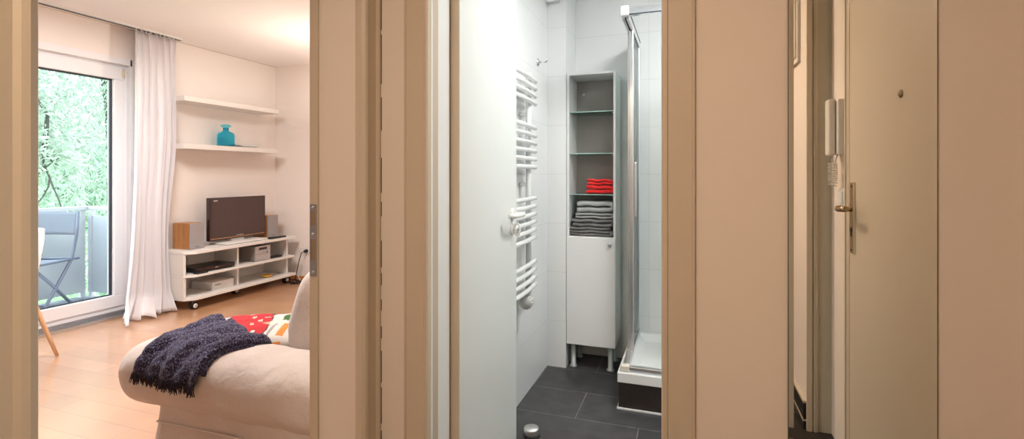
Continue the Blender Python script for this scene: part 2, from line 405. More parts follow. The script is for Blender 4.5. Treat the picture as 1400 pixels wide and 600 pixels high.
MB().box(BX0-.021, BX0, 1.4305, 1.512, 0, 2.0).build('lit_lining', M['white_paint'], d)['label'] = 'inner lining of the frame with bathroom light put into its white'  # bathroom light on the jamb, put into the colour as a white strip
# leaf, hinged on the left, opened into the bathroom
lx0, lx1, ly0, ly1 = -.752, -.714, 1.525, 2.112
lf = MB(); lf.box(lx0, lx1, ly0, ly1, .012, 2.0); lf = lf.build('door_leaf', M['door_paint'], d, bevel=.0015)
ed = MB(); ed.box(lx0+.001, lx1-.0015, ly0-.002, ly0+.001, .014, 1.998)  # edge strip coloured for the warm hall light on the white leaf
ed.build('warm_leaf_edge', M['frame_paint'], lf)['label'] = 'door edge with warm hall light put into its colour'
hd = MB(); hy = 2.052; hz = 1.012; hx = lx1
hd.lathe([(.0, 0.009), (.022, .009), (.026, .006), (.026, 0)][::-1], (hx, hy, hz), 'x', 24)
hd.tube([(hx+.002, hy, hz), (hx+.030, hy, hz), (hx+.046, hy-.004, hz), (hx+.055, hy-.018, hz), (hx+.056, hy-.05, hz), (hx+.054, hy-.10, hz), (hx+.045, hy-.118, hz), (hx+.028, hy-.124, hz)],
        [.0095,.0095,.0105,.011,.0105,.0105,.010,.0095], 14)
hd.build('door_handle', M['radiator'], lf)
tt = MB(); tz = hz-.066
tt.lathe([(.0, 0.008), (.020, .008), (.024, .005), (.024, 0)][::-1], (hx, hy, tz), 'x', 24)
pts = [(hx+.024 + .012*cos(a_) , hy, tz + .026*sin(a_)) for a_ in [2*pi*i/20 for i in range(21)]]
tt.tube(pts, .0045, 8, caps=False); tt.tube([(hx, hy, tz), (hx+.014, hy, tz)], .007, 12)
tt.build('thumb_turn', M['radiator'], lf)

# ------------------------------------------------------------------ hall
struct('floor_hall', MB().box(XE0+.09, BXE+.3, YS, YB0+.05, -.1, .0), M['hall_floor'], 'dark tiled hall floor with pale grout', 'floor')
struct('ceiling_hall', MB().box(XE0+.05, BXE+.4, YS, YB0+.02, ZC, ZC+.1), M['ceiling_paint'], 'hall ceiling', 'ceiling')
w = MB(); w.box(HXE, HXE+.25, .075, 1.19, 0, ZC); w.box(.70, .87, 1.19, YB0, 0, ZC)
struct('wall_right', w, M['hall_paint'], 'beige hall wall around the entrance door')
struct('wall_right_rear', MB().box(.52, HXE+.25, YS, .075, 0, ZC), M['hall_paint'], 'beige wall behind the viewer, seen in the mirror')
struct('wall_front', MB().box(XE0, HXE+.25, YS-.1, YS, 0, ZC), M['hall_paint'], 'hall wall behind the viewer')
p = MB(); p.box(.5195, .541, .075, .090, 0, ZC); p.box(.541, .547, .075, .083, 0, ZC, 1); p.box(.547, .563, .075, .090, 0, ZC); p.box(.552, .555, .090, .0925, 0, ZC, 1)
p.box(.563, .62, .075, .081, 0, ZC, 1)
struct('trim_5', p, [M['frame_paint'], mat('olive_paint', (.50,.45,.34), .5)], 'beige pilaster beside the entrance niche, seen in the mirror', 'trim')
sk = MB(); sk.box(.508, .520, YS, .074, .0, .038, 1); sk.box(.506, .520, YS, .074, .038, .046); sk.box(.508, .520, YS, .074, .046, .122, 1); sk.box(.506, .520, YS, .074, .122, .132)  # top strip is the edge highlight, put in as a pale colour
struct('baseboard_right', sk, [M['frame_paint'], M['black']], 'black skirting with painted-in top highlight and pale base line, seen in the mirror', 'baseboard')
fb = thing('fuse_box', (.52, -.3, 1.735), 'flat white wall box with thin frame, high on wall beside entrance niche', 'fuse box')
MB().box(.508, .520, -.62, -.055, 1.735, 2.25).build('housing', M['plastic_white'], fb, bevel=.002)
MB().box(.500, .508, -.59, -.088, 1.76, 2.225).build('cover', M['plastic_white'], fb, bevel=.003)
e_ = MB(); e_.box(.5068, .5078, -.622, -.053, 1.732, 1.735); e_.box(.5068,.5078,-.055,-.052,1.732,2.25); e_.build('frame_line', M['bronze'], fb)  # thin brown frame line round the box

# entrance door
d = thing('door_3', (HXE, .7, 0), 'cream entrance door with bronze lever handle, seen in the mirror', 'entrance door', kind='structure')
dy0, dy1 = .385, 1.125
fr = MB(); fr.box(HXE-.008, HXE+.03, .318, dy0-.010, 0, 2.04); fr.box(HXE-.012, HXE-.008, .322, .336, 0, 2.04); fr.box(HXE-.010, HXE+.03, dy1+.012, dy1+.06, 0, 2.04); fr.box(HXE-.010, HXE+.03, .318, dy1+.06, 2.04, 2.11)
fr.build('door_frame', M['frame_paint'], d, bevel=.002)
gp = MB(); gp.box(HXE-.003, HXE+.001, dy0-.010, dy0-.004, 0, 2.03); gp.build('door_gap', M['bronze'], d)
lf = MB(); lf.box(HXE-.008, HXE+.03, dy0-.004, dy1+.006, .01, 2.03); lf = lf.build('door_leaf', M['entry_door'], d, bevel=.003)
ex = HXE-.008; py = .439
pl = MB(); pl.box(ex-.009, ex, py-.020, py+.020, .874, 1.151); pl.build('escutcheon', M['bronze'], lf, bevel=.003)
pe = MB(); pe.box(ex-.0085, ex+.0, py+.0195, py+.022, .874, 1.151); pe.build('escutcheon_lit_edge', M['bronze_edge'], lf)  # lit side of the plate, put into the colour as paler bronze
for z in (.888, 1.137): MB().lathe([(.0, -.011), (.004, -.0105), (.005, -.009)], (ex, py, z), 'x', 10).build('screw', M['gasket'], lf)
ky = MB(); ky.lathe([(.011, -.0115), (.011, -.008)], (ex, py, .965), 'x', 16); ky.box(ex-.0115, ex-.0085, py-.005, py+.005, .940, .965); ky.build('keyhole', M['gasket'], lf)
hd = MB(); hz = 1.046
hd.tube([(ex-.006, py, hz), (ex-.033, py, hz), (ex-.052, py+.008, hz+.001), (ex-.059, py+.03, hz+.003), (ex-.059, py+.075, hz+.005), (ex-.057, py+.12, hz+.006)], [.010,.010,.012,.013,.0115,.010], 12)
hd.build('door_handle', M['bronze'], lf)
pp = MB(); pp.lathe([(.0, -.008), (.006, -.008), (.007,-.005), (.0115, -.004), (.013, 0)], (ex, .8995, 1.426), 'x', 20)
pp.build('peephole', M['bronze'], lf)

# intercom telephone
ic = thing('intercom_phone', (HXE, .25, 1.2), 'cream wall intercom handset with coiled cord, seen in the mirror', 'intercom')
MB().box(HXE-.028, HXE, .205, .300, 1.266, 1.498).build('housing', M['plastic_white'], ic, bevel=.005)
hs = MB(); hs.box(HXE-.056, HXE-.029, .210, .272, 1.262, 1.502); hs.build('handset', M['plastic_white'], ic, bevel=.008, seg=3)
cl = MB(); pts = []
N = 22*14
cl.tube([(HXE-.035,.245,1.264),(HXE-.035,.242,1.250),(HXE-.035,.238,1.236)], .003, 6)
for i in range(N+1):
    u = i/N; a_ = u*22*2*pi
    if u < .5: c = Vector((HXE-.040, .232, 1.232-.092*(u/.5)))
    else: c = Vector((HXE-.030, .262, 1.140+.092*((u-.5)/.5)))
    k = (u-.5)
    if abs(k) < .06: c.y = .247 + .25*k; c.z -= .008*(1-abs(k)/.06)
    pts.append(c + Vector((cos(a_)*.009, sin(a_)*.009, 0)))
cl.tube(pts, .0018, 5)
cl.tube([(HXE-.03,.262,1.232),(HXE-.025,.258,1.25),(HXE-.018,.252,1.268)], .003, 6)
cl.build('coiled_cord', M['plastic_white'], ic)
sw = thing('light_switch', (HXE, .27, 1.05), 'white rocker light switch below the intercom, seen in the mirror', 'light switch')
MB().box(HXE-.008, HXE, .232, .306, 1.050, 1.122).build('switch_plate', M['socket'], sw, bevel=.002)
MB().box(HXE-.015, HXE-.007, .242, .296, 1.060, 1.112).build('rocker', M['socket'], sw, bevel=.002)

# mirror on the hall wall
mi = thing('wall_mirror', (.376, YB0, .4), 'tall narrow frameless wall mirror showing the cream entrance door', 'mirror')
mx0, mx1, mz0, mz1 = .2300, .5225, .38, 1.82; bw = .0108; my = YB0-.006; dd = bw*math.tan(radians(1.6))
q = MB()
vo = [(mx0,my-dd,mz0),(mx1,my-dd,mz0),(mx1,my-dd,mz1),(mx0,my-dd,mz1)]
vi = [(mx0+bw,my,mz0+bw),(mx1-bw,my,mz0+bw),(mx1-bw,my,mz1-bw),(mx0+bw,my,mz1-bw)]
q.add(vi, [(0,1,2,3)])
q.add(vo+vi, [(0,1,5,4),(1,2,6,5),(2,3,7,6),(3,0,4,7)])
q.build('mirror_glass', M['mirror'], mi)
q = MB(); q.box(mx0, mx1, my+.0008, YB0-.0005, mz0, mz1); q.box(mx0-.0012, mx0, my-dd, YB0, mz0, mz1); q.box(mx1, mx1+.0012, my-dd, YB0, mz0, mz1)  # backing, plus dark side strips that paint in the edge shadow
q.build('mirror_backing', mat('mirror_edge_shade', (.05,.04,.03), .5), mi)

# ------------------------------------------------------------------ bathroom shell
struct('floor_bathroom', MB().box(BXW, BXE+.1, YB0+.05, BYN+.05, -.1, .001), M['slate_floor'], 'dark slate tiled bathroom floor with pale grout', 'floor')
struct('ceiling_bathroom', MB().box(XE0+.2, BXE+.3, YB0+.02, BYN+.1, ZC, ZC+.1), M['bath_paint'], 'white bathroom ceiling', 'ceiling')
struct('wall_left', MB().box(BXW-.05, BXW, YB1, BYN, 0, ZC), M['tile_y'], 'white tiled bathroom wall behind the towel radiator')
struct('wall_rear', MB().box(BXW-.05, BXE+.1, BYN, BYN+.1, 0, ZC), M['tile_x'], 'white tiled rear wall of the bathroom and shower')
struct('wall_east', MB().box(BXE, BXE+.1, YB1, BYN, 0, ZC), M['tile_y'], 'white tiled shower side wall')
struct('wall_pillar', MB().box(BXW, -.702, 3.02, BYN, 0, ZC), M['tile_x'], 'white tiled boxed pillar left of the tall cabinet')
pb = MB(); pb.box(BXW, BXE, YB1, YB1+.004, 2.02, ZC); pb.box(BX1+.02, BXE, YB1, YB1+.004, 0, 2.02)
struct('wall_inner', pb, M['tile_x'], 'white bathroom side of the doorway wall')

# tall cabinet
cx0, cx1, cy0, cy1 = -.700, -.404, 3.040, 3.280
cb = thing('tall_cabinet', (cx0, cy0, 0), 'narrow white tall cabinet with open towel niche, on grey legs', 'cabinet')
c = MB(); t_ = .014
c.box(cx0, cx0+t_, cy0, cy1, .155, 1.803); c.box(cx1-t_, cx1, cy0, cy1, .155, 1.803)
c.box(cx0+t_, cx1-t_, cy0, cy1, 1.789, 1.803); c.box(cx0+t_, cx1-t_, cy0, cy1, .155, .169); c.box(cx0+t_, cx1-t_, cy0+.002, cy1, .792, .806)
c.build('body', M['white_lac'], cb, bevel=.001)
MB().box(cx0+t_, cx1-t_, cy1-.012, cy1-.004, .806, 1.789).build('back_panel', M['cab_grey'], cb)['label'] = 'grey inner back panel'
dr = MB(); dr.box(cx0+.001, cx1-.001, cy0-.017, cy0-.001, .150, .800); dr = dr.build('door', M['white_lac'], cb, bevel=.0015)
MB().lathe([(.0, cy0-.040), (.009, cy0-.040), (.012, cy0-.036), (.011, cy0-.028), (.006, cy0-.024), (.006, cy0-.017)], (-.436, 0, .768), 'y', 20).build('knob', M['alu'], dr)
for lx in (cx0+.035, cx1-.035):
    for lyy in (cy0+.03, cy1-.04):
        MB().lathe([(.024, .001), (.024, .008), (.016, .012), (.0155, .155)], (lx, lyy, 0), 'z', 20).build('leg', M['leg_grey'], cb)
for z in (1.566, 1.312, 1.063):
    g = MB(); g.box(cx0+t_+.001, cx1-t_-.001, cy0+.012, cy1-.015, z-.005, z); sh = g.build('glass_shelf', M['shelf_glass'], cb)
    g = MB(); g.box(cx0+t_+.001, cx1-t_-.001, cy0+.0105, cy0+.012, z-.005, z); g.build('polished_edge', M['edge_glass'], sh)
    for xx in (cx0+t_+.006, cx1-t_-.006):
        for yy in (cy0+.04, cy1-.05): MB().lathe([(.005, z-.014), (.005, z-.005)], (xx, yy, 0), 'z', 10).build('shelf_peg', M['alu'], sh)
for xx in (cx0+.06, cx1-.035):
    MB().lathe([(.0, cy1-.020), (.008, cy1-.018), (.010, cy1-.012)], (xx, 0, 1.70), 'y', 16).build('screw_cap', M['white_lac'], cb)

# folded towels : profile of folded layers, extruded in depth
def towel(name, x0, x1, y0, y1, z0, h, layers, m, label, group, fold_right=True, seed=0):
    rnd = random.Random(seed); root = MB()
    th = h/layers
    # serpentine sheet: centre line goes back and forth; offset to closed strip
    pts = []
    for k in range(layers):
        z = z0 + th*(k+.5)
        xa, xb = x0+th*.5+rnd.uniform(0,.008), x1-th*.62-rnd.uniform(0,.004)
        row = [(xa+(xb-xa)*i/12, z+.0022*sin(i*.9+k+seed)) for i in range(13)]
        if k % 2: row = row[::-1]
        if pts:
            lx, lz = pts[-1]; sx = 1 if k % 2 else -1
            # rounded fold
            for a_ in (30, 60, 90, 120, 150):
                aa = radians(a_)
                pts.append((lx + sx*th*.45*sin(aa), lz + th*.5*(1-cos(aa))))
        pts += row
    n = len(pts); hw = th*.42
    up = []; dn = []
    for i, (x, z) in enumerate(pts):
        a = pts[max(0, i-1)]; b = pts[min(n-1, i+1)]
        dx, dz = b[0]-a[0], b[1]-a[1]; l = sqrt(dx*dx+dz*dz) or 1
        nx, nz = -dz/l, dx/l
        up.append((x+nx*hw, z+nz*hw)); dn.append((x-nx*hw, z-nz*hw))
    def P(i, sgn, j):
        k = (.25, .75, 1)[min(j, 13-j, 2)]
        x, z = pts[i]; a = pts[max(0, i-1)]; b = pts[min(n-1, i+1)]
        dx, dz = b[0]-a[0], b[1]-a[1]; l = sqrt(dx*dx+dz*dz) or 1
        q = (x - dz/l*hw*k*sgn, z + dx/l*hw*k*sgn)
        yy = y0 + (y1-y0)*(j/13) + (.004*noise.noise(Vector((q[0]*25, q[1]*90, seed))) if j < 3 else 0)
        if j == 1: yy = y0 + .004
        wob = .003*noise.noise(Vector((q[0]*22, yy*18, q[1]*30+seed)))
        return (min(q[0] + wob, -.4195), yy, max(z0+.0006, q[1] + wob))
    idx = [(i, 1) for i in range(n)] + [(i, -1) for i in reversed(range(n))]; R = len(idx)
    vs = [P(i, g_, j) for j in range(14) for i, g_ in idx]
    fs = [(j*R+i, j*R+(i+1) % R, (j+1)*R+(i+1) % R, (j+1)*R+i) for j in range(13) for i in range(R)]
    for j in (0, 13): fs += [(j*R+i, j*R+i+1, j*R+R-2-i, j*R+R-1-i) for i in range(n-1)]
    root.add(vs, fs, 0, True)
    o = root.build(name, m)
    return tag(o, label, 'towel', group)
g1 = 'grey bath towels stacked in the cabinet'; g2 = 'red towels on the glass shelf'
zb = .8075
towel('towel', -.701, -.425, 3.045, 3.245, zb, .055, 3, M['towel_dark'], 'dark grey folded towel at the bottom of the grey stack', g1, seed=1)
towel('towel', -.686, -.420, 3.046, 3.24, zb+.0555, .050, 2, M['towel_dark'], 'grey folded towel second from the bottom of the grey stack', g1, seed=2)
towel('towel', -.662, -.419, 3.05, 3.24, zb+.106, .036, 2, M['towel_grey'], 'thin grey folded towel just under the topmost grey one', g1, seed=3)
towel('towel', -.660, -.421, 3.05, 3.24, zb+.1425, .070, 2, M['towel_grey'], 'lighter grey bath towel on top of the grey stack', g1, seed=4)
towel('towel', -.604, -.419, 3.06, 3.24, 1.0635, .055, 2, M['towel_red'], 'bright red folded towel lying directly on the lowest glass shelf', g2, seed=5)
towel('towel', -.592, -.421, 3.06, 3.24, 1.119, .036, 2, M['towel_red'], 'bright red folded towel on top of the other red towel', g2, seed=6)

# towel radiator
ra = thing('towel_radiator', (BXW, 2.3, .6), 'white ladder towel radiator on the tiled bathroom wall', 'radiator')
for yy in (2.07, 2.465):
    MB().tube([(-.768, yy, .575), (-.768, yy, 1.70)], .015, 14).build('upright', M['radiator'], ra)
zs = [1.666,1.628,1.589,1.549] + [1.423-.0406*i for i in range(6)] + [1.06-.0404*i for i in range(6)] + [.735-.0407*i for i in range(4)]
for z in zs:
    pts = [(-.752+.014*sin(pi*i/10), 2.035+.50*i/10, z) for i in range(11)]
    MB().tube(pts, .0115, 12).build('rung', M['radiator'], ra)
for z in (.70, 1.49, 1.13):
    for yy in (2.465, 2.07): MB().tube([(BXW+.001, yy, z), (-.77, yy, z)], .009, 10).build('bracket', M['radiator'], ra)
vv = MB(); vv.tube([(-.768, 2.465, .58), (-.768, 2.465, .545), (BXW+.001, 2.465, .545)], .010, 12)
vv.build('valve', M['chrome'], ra)
v2 = MB(); prof = [(.016,0),(.028,.004),(.0315,.012),(.0315,.055),(.026,.062),(.0,.063)]
v2.lathe(prof, (0,0,0), 'z', 28)
for i in range(14):
    a_ = 2*pi*i/14; v2.tube([(.0315*cos(a_), .0315*sin(a_), .012), (.0315*cos(a_), .0315*sin(a_), .053)], .0028, 6)
v2.xf(Matrix.Translation((-.762, 2.45, .541)) @ Matrix.Rotation(radians(90), 4, 'X'))
v2.build('thermostat_head', mat('valve_grey', (.60,.60,.58), .45), ra)
# small chrome tag on the radiator
MB().box(-.735, -.733, 2.13, 2.16, 1.37, 1.43).build('badge', M['silver_dark'], ra)

# robe hook
hk = thing('robe_hook', (BXW, 2.80, 1.82), 'small chrome robe hook on the white tiles above the radiator', 'hook')
MB().lathe([(.022, 0), (.022, .008), (.014, .012), (.007, .014)], (BXW, 2.80, 1.83), 'x', 24).build('rosette', M['chrome'], hk)
MB().tube([(BXW+.01, 2.80, 1.83), (BXW+.052, 2.80, 1.83), (BXW+.058, 2.80, 1.838), (BXW+.059, 2.80, 1.85)], .006, 12).build('peg', M['chrome'], hk)
# chrome edged fitting under the ceiling
rl = thing('wall_lamp', (-.77, 2.98, 2.2), 'white wall lamp with chrome edge high on the tiled pillar', 'lamp')
MB().box(-.818, -.735, 2.95, 3.019, 2.235, 2.33).build('housing', M['white_lac'], rl, bevel=.004)
MB().box(-.818, -.735, 2.940, 2.952, 2.225, 2.236).build('chrome_edge', M['chrome'], rl)

# shower tray
tx0, tx1, ty0, ty1 = -.335, BXE, 2.577, BYN
tr = thing('shower_tray', (tx0, ty0, 0), 'white shower tray on a dark slate plinth', 'shower tray')
b_ = MB()
b_.box(tx0, tx1-.001, ty0, ty0+.055, .135, .185); b_.box(tx0, tx0+.055, ty0+.055, ty1-.001, .135, .185); b_.box(tx0+.055, tx1-.001, ty1-.05, ty1-.001, .135, .185); b_.box(tx1-.05, tx1-.001, ty0+.055, ty1-.05, .135, .185)
b_.box(tx0+.055, tx1-.05, ty0+.055, ty1-.05, .135, .150)
# sloping inner flank
def sl_(a, b2, c_, d_): b_.add([a, b2, c_, d_], [(0,1,2,3)])
zi = .1505; i1, i2, j1, j2 = tx0+.055, tx1-.05, ty0+.055, ty1-.05; e_ = .035
sl_((i1,j1,.185),(i2,j1,.185),(i2-e_,j1+e_,zi),(i1+e_,j1+e_,zi)); sl_((i1,j2,.185),(i1,j1,.185),(i1+e_,j1+e_,zi),(i1+e_,j2-e_,zi)); sl_((i2,j2,.185),(i1,j2,.185),(i1+e_,j2-e_,zi),(i2-e_,j2-e_,zi))
b_.build('basin', M['tray'], tr, bevel=.004)
MB().box(tx0+.006, tx1-.001, ty0+.006, ty1-.001, .0015, .134).build('plinth', M['slate_plinth'], tr)['label'] = 'dark slate plinth'
sk = MB(); sk.box(tx0+.0, tx1-.001, ty0-.002, ty0+.006, .0015, .009); sk.box(tx0-.002, tx0+.006, ty0, ty1-.001, .0015, .009)
sk.build('silicone_joint', M['white_paint'], tr)

# shower enclosure, corner entry with its doors slid back
en = thing('shower_enclosure', (tx0, ty0, .185), 'corner shower enclosure with aluminium rails and clear glass', 'shower enclosure')
ax, ay = tx0+.020, ty0+.020; zt = 2.005
rb = MB(); rb.box(ax, ax+.032, ay+.03, ty1-.001, .186, .212); rb.box(ax+.03, tx1-.001, ay, ay+.032, .186, .212); rb.build('bottom_rail', M['alu'], en, bevel=.003)
cc = MB(); cc.box(ax-.006, ax+.038, ay-.006, ay+.038, .186, .216); cc.build('corner_joint', M['plastic_white'], en, bevel=.004)
rt = MB(); rt.box(ax, ax+.012, ay+.03, ty1-.001, zt-.03, zt+.02); rt.box(ax+.020, ax+.032, ay+.03, ty1-.001, zt-.03, zt+.02); rt.box(ax, ax+.032, ay+.03, ty1-.001, zt+.008, zt+.02)
rt.box(ax+.03, tx1-.001, ay, ay+.032, zt-.018, zt+.02); rt.build('top_rail', M['chrome'], en)
rs = MB(); rs.box(ax+.012, ax+.020, ay+.03, ty1-.001, zt-.020, zt+.008); rs.box(ax+.03, tx1-.001, ay-.001, ay+.0, zt-.019, zt-.012); rs.build('rail_groove', M['gasket'], en)
ct = MB(); ct.box(ax-.006, ax+.036, ay-.008, ay+.036, zt-.020, zt+.03); ct.build('corner_cap', M['white_lac'], en, bevel=.006)
MB().box(ax+.004, ax+.010, 2.90, ty1-.02, .212, zt-.03).build('fixed_pane', M['shower_glass'], en)
fx = MB(); fx.box(ax-.002, ax+.014, 2.885, 2.905, .205, zt-.03); fx.box(ax-.004, ax+.022, ty1-.025, ty1-.001, .205, zt-.03); fx.build('stile', M['alu'], en, bevel=.003)
MB().box(ax+.020, ax+.026, 2.86, 3.23, .216, zt-.04).build('sliding_pane', M['shower_glass'], en)
sx = MB(); sx.box(ax+.012, ax+.034, 2.835, 2.862, .205, zt-.03); sx.box(ax+.014, ax+.032, 3.225, 3.24, .214, zt-.03); sx.build('sliding_stile', M['alu'], en, bevel=.004)
hn = MB(); hn.box(ax+.034, ax+.05, 2.84, 2.856, .95, 1.25); hn.build('pull_handle', M['alu'], en, bevel=.004)
MB().box(ax+.30, tx1-.02, ay+.020, ay+.026, .216, zt-.03).build('fixed_pane', M['shower_glass'], en)

# floor door stop
ds = thing('door_stop', (-.650, 2.130, 0), 'brushed steel floor door stop with black rubber ring', 'door stop')
c_ = (-.650, 2.130, 0)
MB().lathe([(.0345,.001),(.0345,.022),(.031,.024)], c_, 'z', 40).build('base', M['chrome'], ds)
MB().lathe([(.030,.024),(.0375,.026),(.0390,.030),(.0375,.034),(.030,.036)], c_, 'z', 40).build('rubber_ring', M['rubber'], ds)
MB().lathe([(.031,.036),(.0335,.038),(.0340,.062),(.0325,.067),(.0,.0675)], c_, 'z', 40).build('cap', M['brushed'], ds)

# ------------------------------------------------------------------ television bench
fxb, fxs, bk = -4.05, -4.115, -4.43
bn = thing('media_bench', (fxs, 3.2, 0), 'long white low media bench on castors carrying the television', 'bench')
by0, by1 = 3.185, 4.40
def shelf_board(z0, z1, y1e):
    return MB().prism([(bk, by0+.0), (bk, y1e-.02), (fxs+.0, y1e), (fxb, y1e-.01), (fxb, by0+.075), (fxs, by0+.0)][::-1], z0, z1)
shelf_board(.487, .512, by1+.055).build('top_board', M['white_board'], bn, bevel=.002)
shelf_board(.285, .305, by1+.03).build('shelf', M['white_board'], bn, bevel=.002)
shelf_board(.085, .110, by1+.055).build('bottom_board', M['white_board'], bn, bevel=.002)
for yy in (by0, by1-.03):
    s1 = MB(); s1.box(bk, fxs, yy, yy+.025, .111, .284); s1.box(bk, fxs, yy, yy+.025, .306, .486); s1.build('side_panel', M['white_board'], bn, bevel=.001)
s1 = MB(); s1.box(bk, fxs-.02, 3.755, 3.775, .111, .284); s1.box(bk, fxs-.02, 3.755, 3.775, .306, .486); s1.build('divider', M['white_board'], bn)
MB().box(bk, bk+.006, 3.98, 4.37, .111, .284).build('back_panel', M['white_board'], bn)
MB().box(bk, bk+.006, 3.45, 3.75, .32, .486).build('back_panel', M['white_board'], bn)
for (xx, yy) in ((-4.10, 3.27), (-4.24, 3.83), (-4.15, 4.40), (-4.38, 3.27), (-4.38, 4.36)):
    k = MB(); k.box(xx-.018, xx+.018, yy-.02, yy+.02, .078, .084); k.box(xx-.004, xx+.004, yy-.016, yy+.016, .05, .078)
    k.tube([(xx-.026, yy, .032), (xx+.026, yy, .032)], .004, 8)
    k = k.build('castor', M['silver_dark'], bn)
    for sx in (-1, 1):
        wl = MB(); wl.lathe([(.022, -.007), (.031, -.006), (.0315, .006), (.022, .007)], (xx+sx*.016, yy, .0325), 'x', 28, 0)
        wl.build('wheel', M['rubber'], k)
        wh = MB(); wh.lathe([(.0, .0082*sx), (.021, .0078*sx), (.022, .0)], (xx+sx*.016, yy, .0325), 'x', 28, 0); wh.build('wheel_hub', M['socket'], k)

# television
tv = thing('television', (-4.25, 3.87, .512), 'flat black television on a white stand on the bench', 'television')
X = -4.24; ty0_, ty1_, tz0, tz1 = 3.545, 4.205, .552, .962
p = MB(); p.box(X-.045, X, ty0_, ty1_, tz0, tz1); p.box(X-.075, X-.045, ty0_+.08, ty1_-.08, tz0+.06, tz1-.06); p.build('casing', M['tv_bezel'], tv, bevel=.004)
p = MB(); p.box(X-.001, X+.0015, ty0_+.018, ty1_-.018, tz0+.045, tz1-.018); p.build('screen', M['screen'], tv)
p = MB(); p.box(X, X+.002, ty0_+.012, ty1_-.012, tz0+.014, tz0+.022); p.build('speaker_slot', M['cherry'], tv)
p = MB(); 
for i, w_ in enumerate((.009,.008,.010,.008,.009,.006,.009)): p.box(X+.001, X+.0025, 3.845+i*.012, 3.845+i*.012+w_*.75, tz0+.028, tz0+.036)
p.build('logo', M['logo'], tv)
p = MB(); p.box(X+.001, X+.0022, ty0_+.04, ty0_+.085, tz1-.034, tz1-.026); p.build('sticker', M['logo'], tv)
p = MB(); p.prism([(-4.36,3.64),(-4.115,3.62),(-4.115,4.06),(-4.30,4.13),(-4.36,4.13)], .5165, .530); p.prism([(-4.355,3.645),(-4.118,3.625),(-4.118,4.055),(-4.30,4.125),(-4.355,4.125)], .5125, .5165, 1); p.box(X-.05, X-.02, 3.80, 3.95, .523, tz0+.02)
p.build('stand', [M['box_white'], M['rubber']], tv)

# loudspeakers
def speaker(y, x, label):
    r0 = thing('loudspeaker', (x-.1, y+.07, .5125), label, 'loudspeaker', group='bookshelf speakers flanking the television')
    MB().box(x-.20, x, y, y+.138, .5125, .745).build('cabinet', M['cherry'], r0, bevel=.002)
    MB().box(x+.001, x+.014, y+.002, y+.136, .515, .743).build('grille', M['grille'], r0, bevel=.003)
    MB().box(x+.0142, x+.015, y+.05, y+.088, .530, .536).build('badge', M['ink'], r0)
speaker(3.300, -4.195, 'small cherry wood loudspeaker left of the television, beside the curtain')
speaker(4.238, -4.245, 'small cherry wood loudspeaker right of the television, near the room corner')

rm = thing('remote_control', (-4.1, 4.3, .5125), 'long black remote control lying on the right end of the bench top', 'remote control')
MB().box(-4.125, -4.075, 4.12, 4.33, .5125, .530).build('body', M['black'], rm, bevel=.004)
kb = MB()
for i in range(7):
    for j in range(3): kb.box(-4.118+j*.015, -4.110+j*.015, 4.14+i*.022, 4.152+i*.022, .530, .5315)
kb.build('button_pad', M['silver_dark'], rm)

# compact hi-fi
hf = thing('hifi_system', (-4.2, 4.03, .3055), 'silver compact stereo on the middle shelf of the bench', 'stereo')
MB().box(-4.36, -4.112, 3.94, 4.132, .312, .455).build('case', mat('case_grey', (.27,.24,.22), .5), hf, bevel=.002)
MB().box(-4.111, -4.098, 3.938, 4.134, .31, .457).build('front_panel', M['silver'], hf, bevel=.003)
MB().box(-4.0975, -4.096, 3.985, 4.085, .418, .440).build('display', M['black'], hf)
MB().box(-4.0975, -4.096, 3.942, 4.13, .376, .379).build('cd_tray_gap', M['ink'], hf)
MB().lathe([(.016, 0), (.015, .014), (.0, .015)], (-4.098, 4.10, .392), 'x', 20).build('volume_knob', M['alu'], hf)
for i in range(4): MB().box(-4.0975, -4.094, 3.955+i*.028, 3.975+i*.028, .335, .345).build('button', M['alu'], hf)
for yy in (3.955, 4.115):
    for xx in (-4.34, -4.13): MB().lathe([(.009, .3055), (.009, .312)], (xx, yy, 0), 'z', 12).build('foot', M['rubber'], hf)
# dvd player
dv = thing('dvd_player', (-4.2, 3.45, .3055), 'slim black disc player on the shelf below the left speaker', 'disc player')
P = Matrix.Translation((-4.215, 3.49, 0)) @ Matrix.Rotation(radians(-5), 4, 'Z')
MB().box(-.12, .12, -.185, .20, .312, .350).xf(P).build('case', M['black'], dv, bevel=.004)
MB().box(.1205, .124, -.18, .195, .318, .345).xf(P).build('front_panel', M['tv_bezel'], dv)
MB().box(.1242, .1246, .0, .03, .330, .335).xf(P).build('logo', M['logo'], dv)
for a in ((-.1,-.16),(-.1,.17),(.1,-.16),(.1,.17)): MB().lathe([(.01,.3055),(.01,.312)], (a[0],a[1],0), 'z', 12).xf(P).build('foot', M['rubber'], dv)
# small black boxes
tag(MB().box(-4.11, -4.06, 3.27, 3.38, .3055, .320).build('remote_control', M['black'], bevel=.004), 'small black remote under the front edge of the disc player', 'remote control')
tag(MB().box(-4.17, -4.10, 4.16, 4.30, .3055, .322).build('set_top_box', M['black'], bevel=.005), 'flat black box beside the silver stereo on the middle shelf', 'box')
# white carton
bx = thing('product_box', (-4.3, 3.6, .1105), 'flat white carton on the bottom shelf of the bench', 'box')
MB().box(-4.42, -4.155, 3.50, 3.735, .1105, .182).build('carton', M['box_white'], bx, bevel=.002)
MB().box(-4.36, -4.22, 3.56, 3.68, .1822, .1828).build('lid_print', M['cardboard'], bx)
pr = MB()
for i in range(6): pr.box(-4.1548, -4.1540, 3.53+i*.010, 3.537+i*.010, .150, .156)
pr.box(-4.1548, -4.1540, 3.53, 3.60, .158, .1595)
pr.build('printed_text', M['ink'], bx)
# yellow dish
yd = MB(); yd.lathe([(.0,.1105),(.030,.1105),(.052,.128),(.055,.136),(.050,.136),(.040,.122),(.0,.118)], (-4.15, 4.14, 0), 'z', 28)
tag(yd.build('dish', M['yellow']), 'small yellow dish on the bottom shelf of the bench', 'dish')

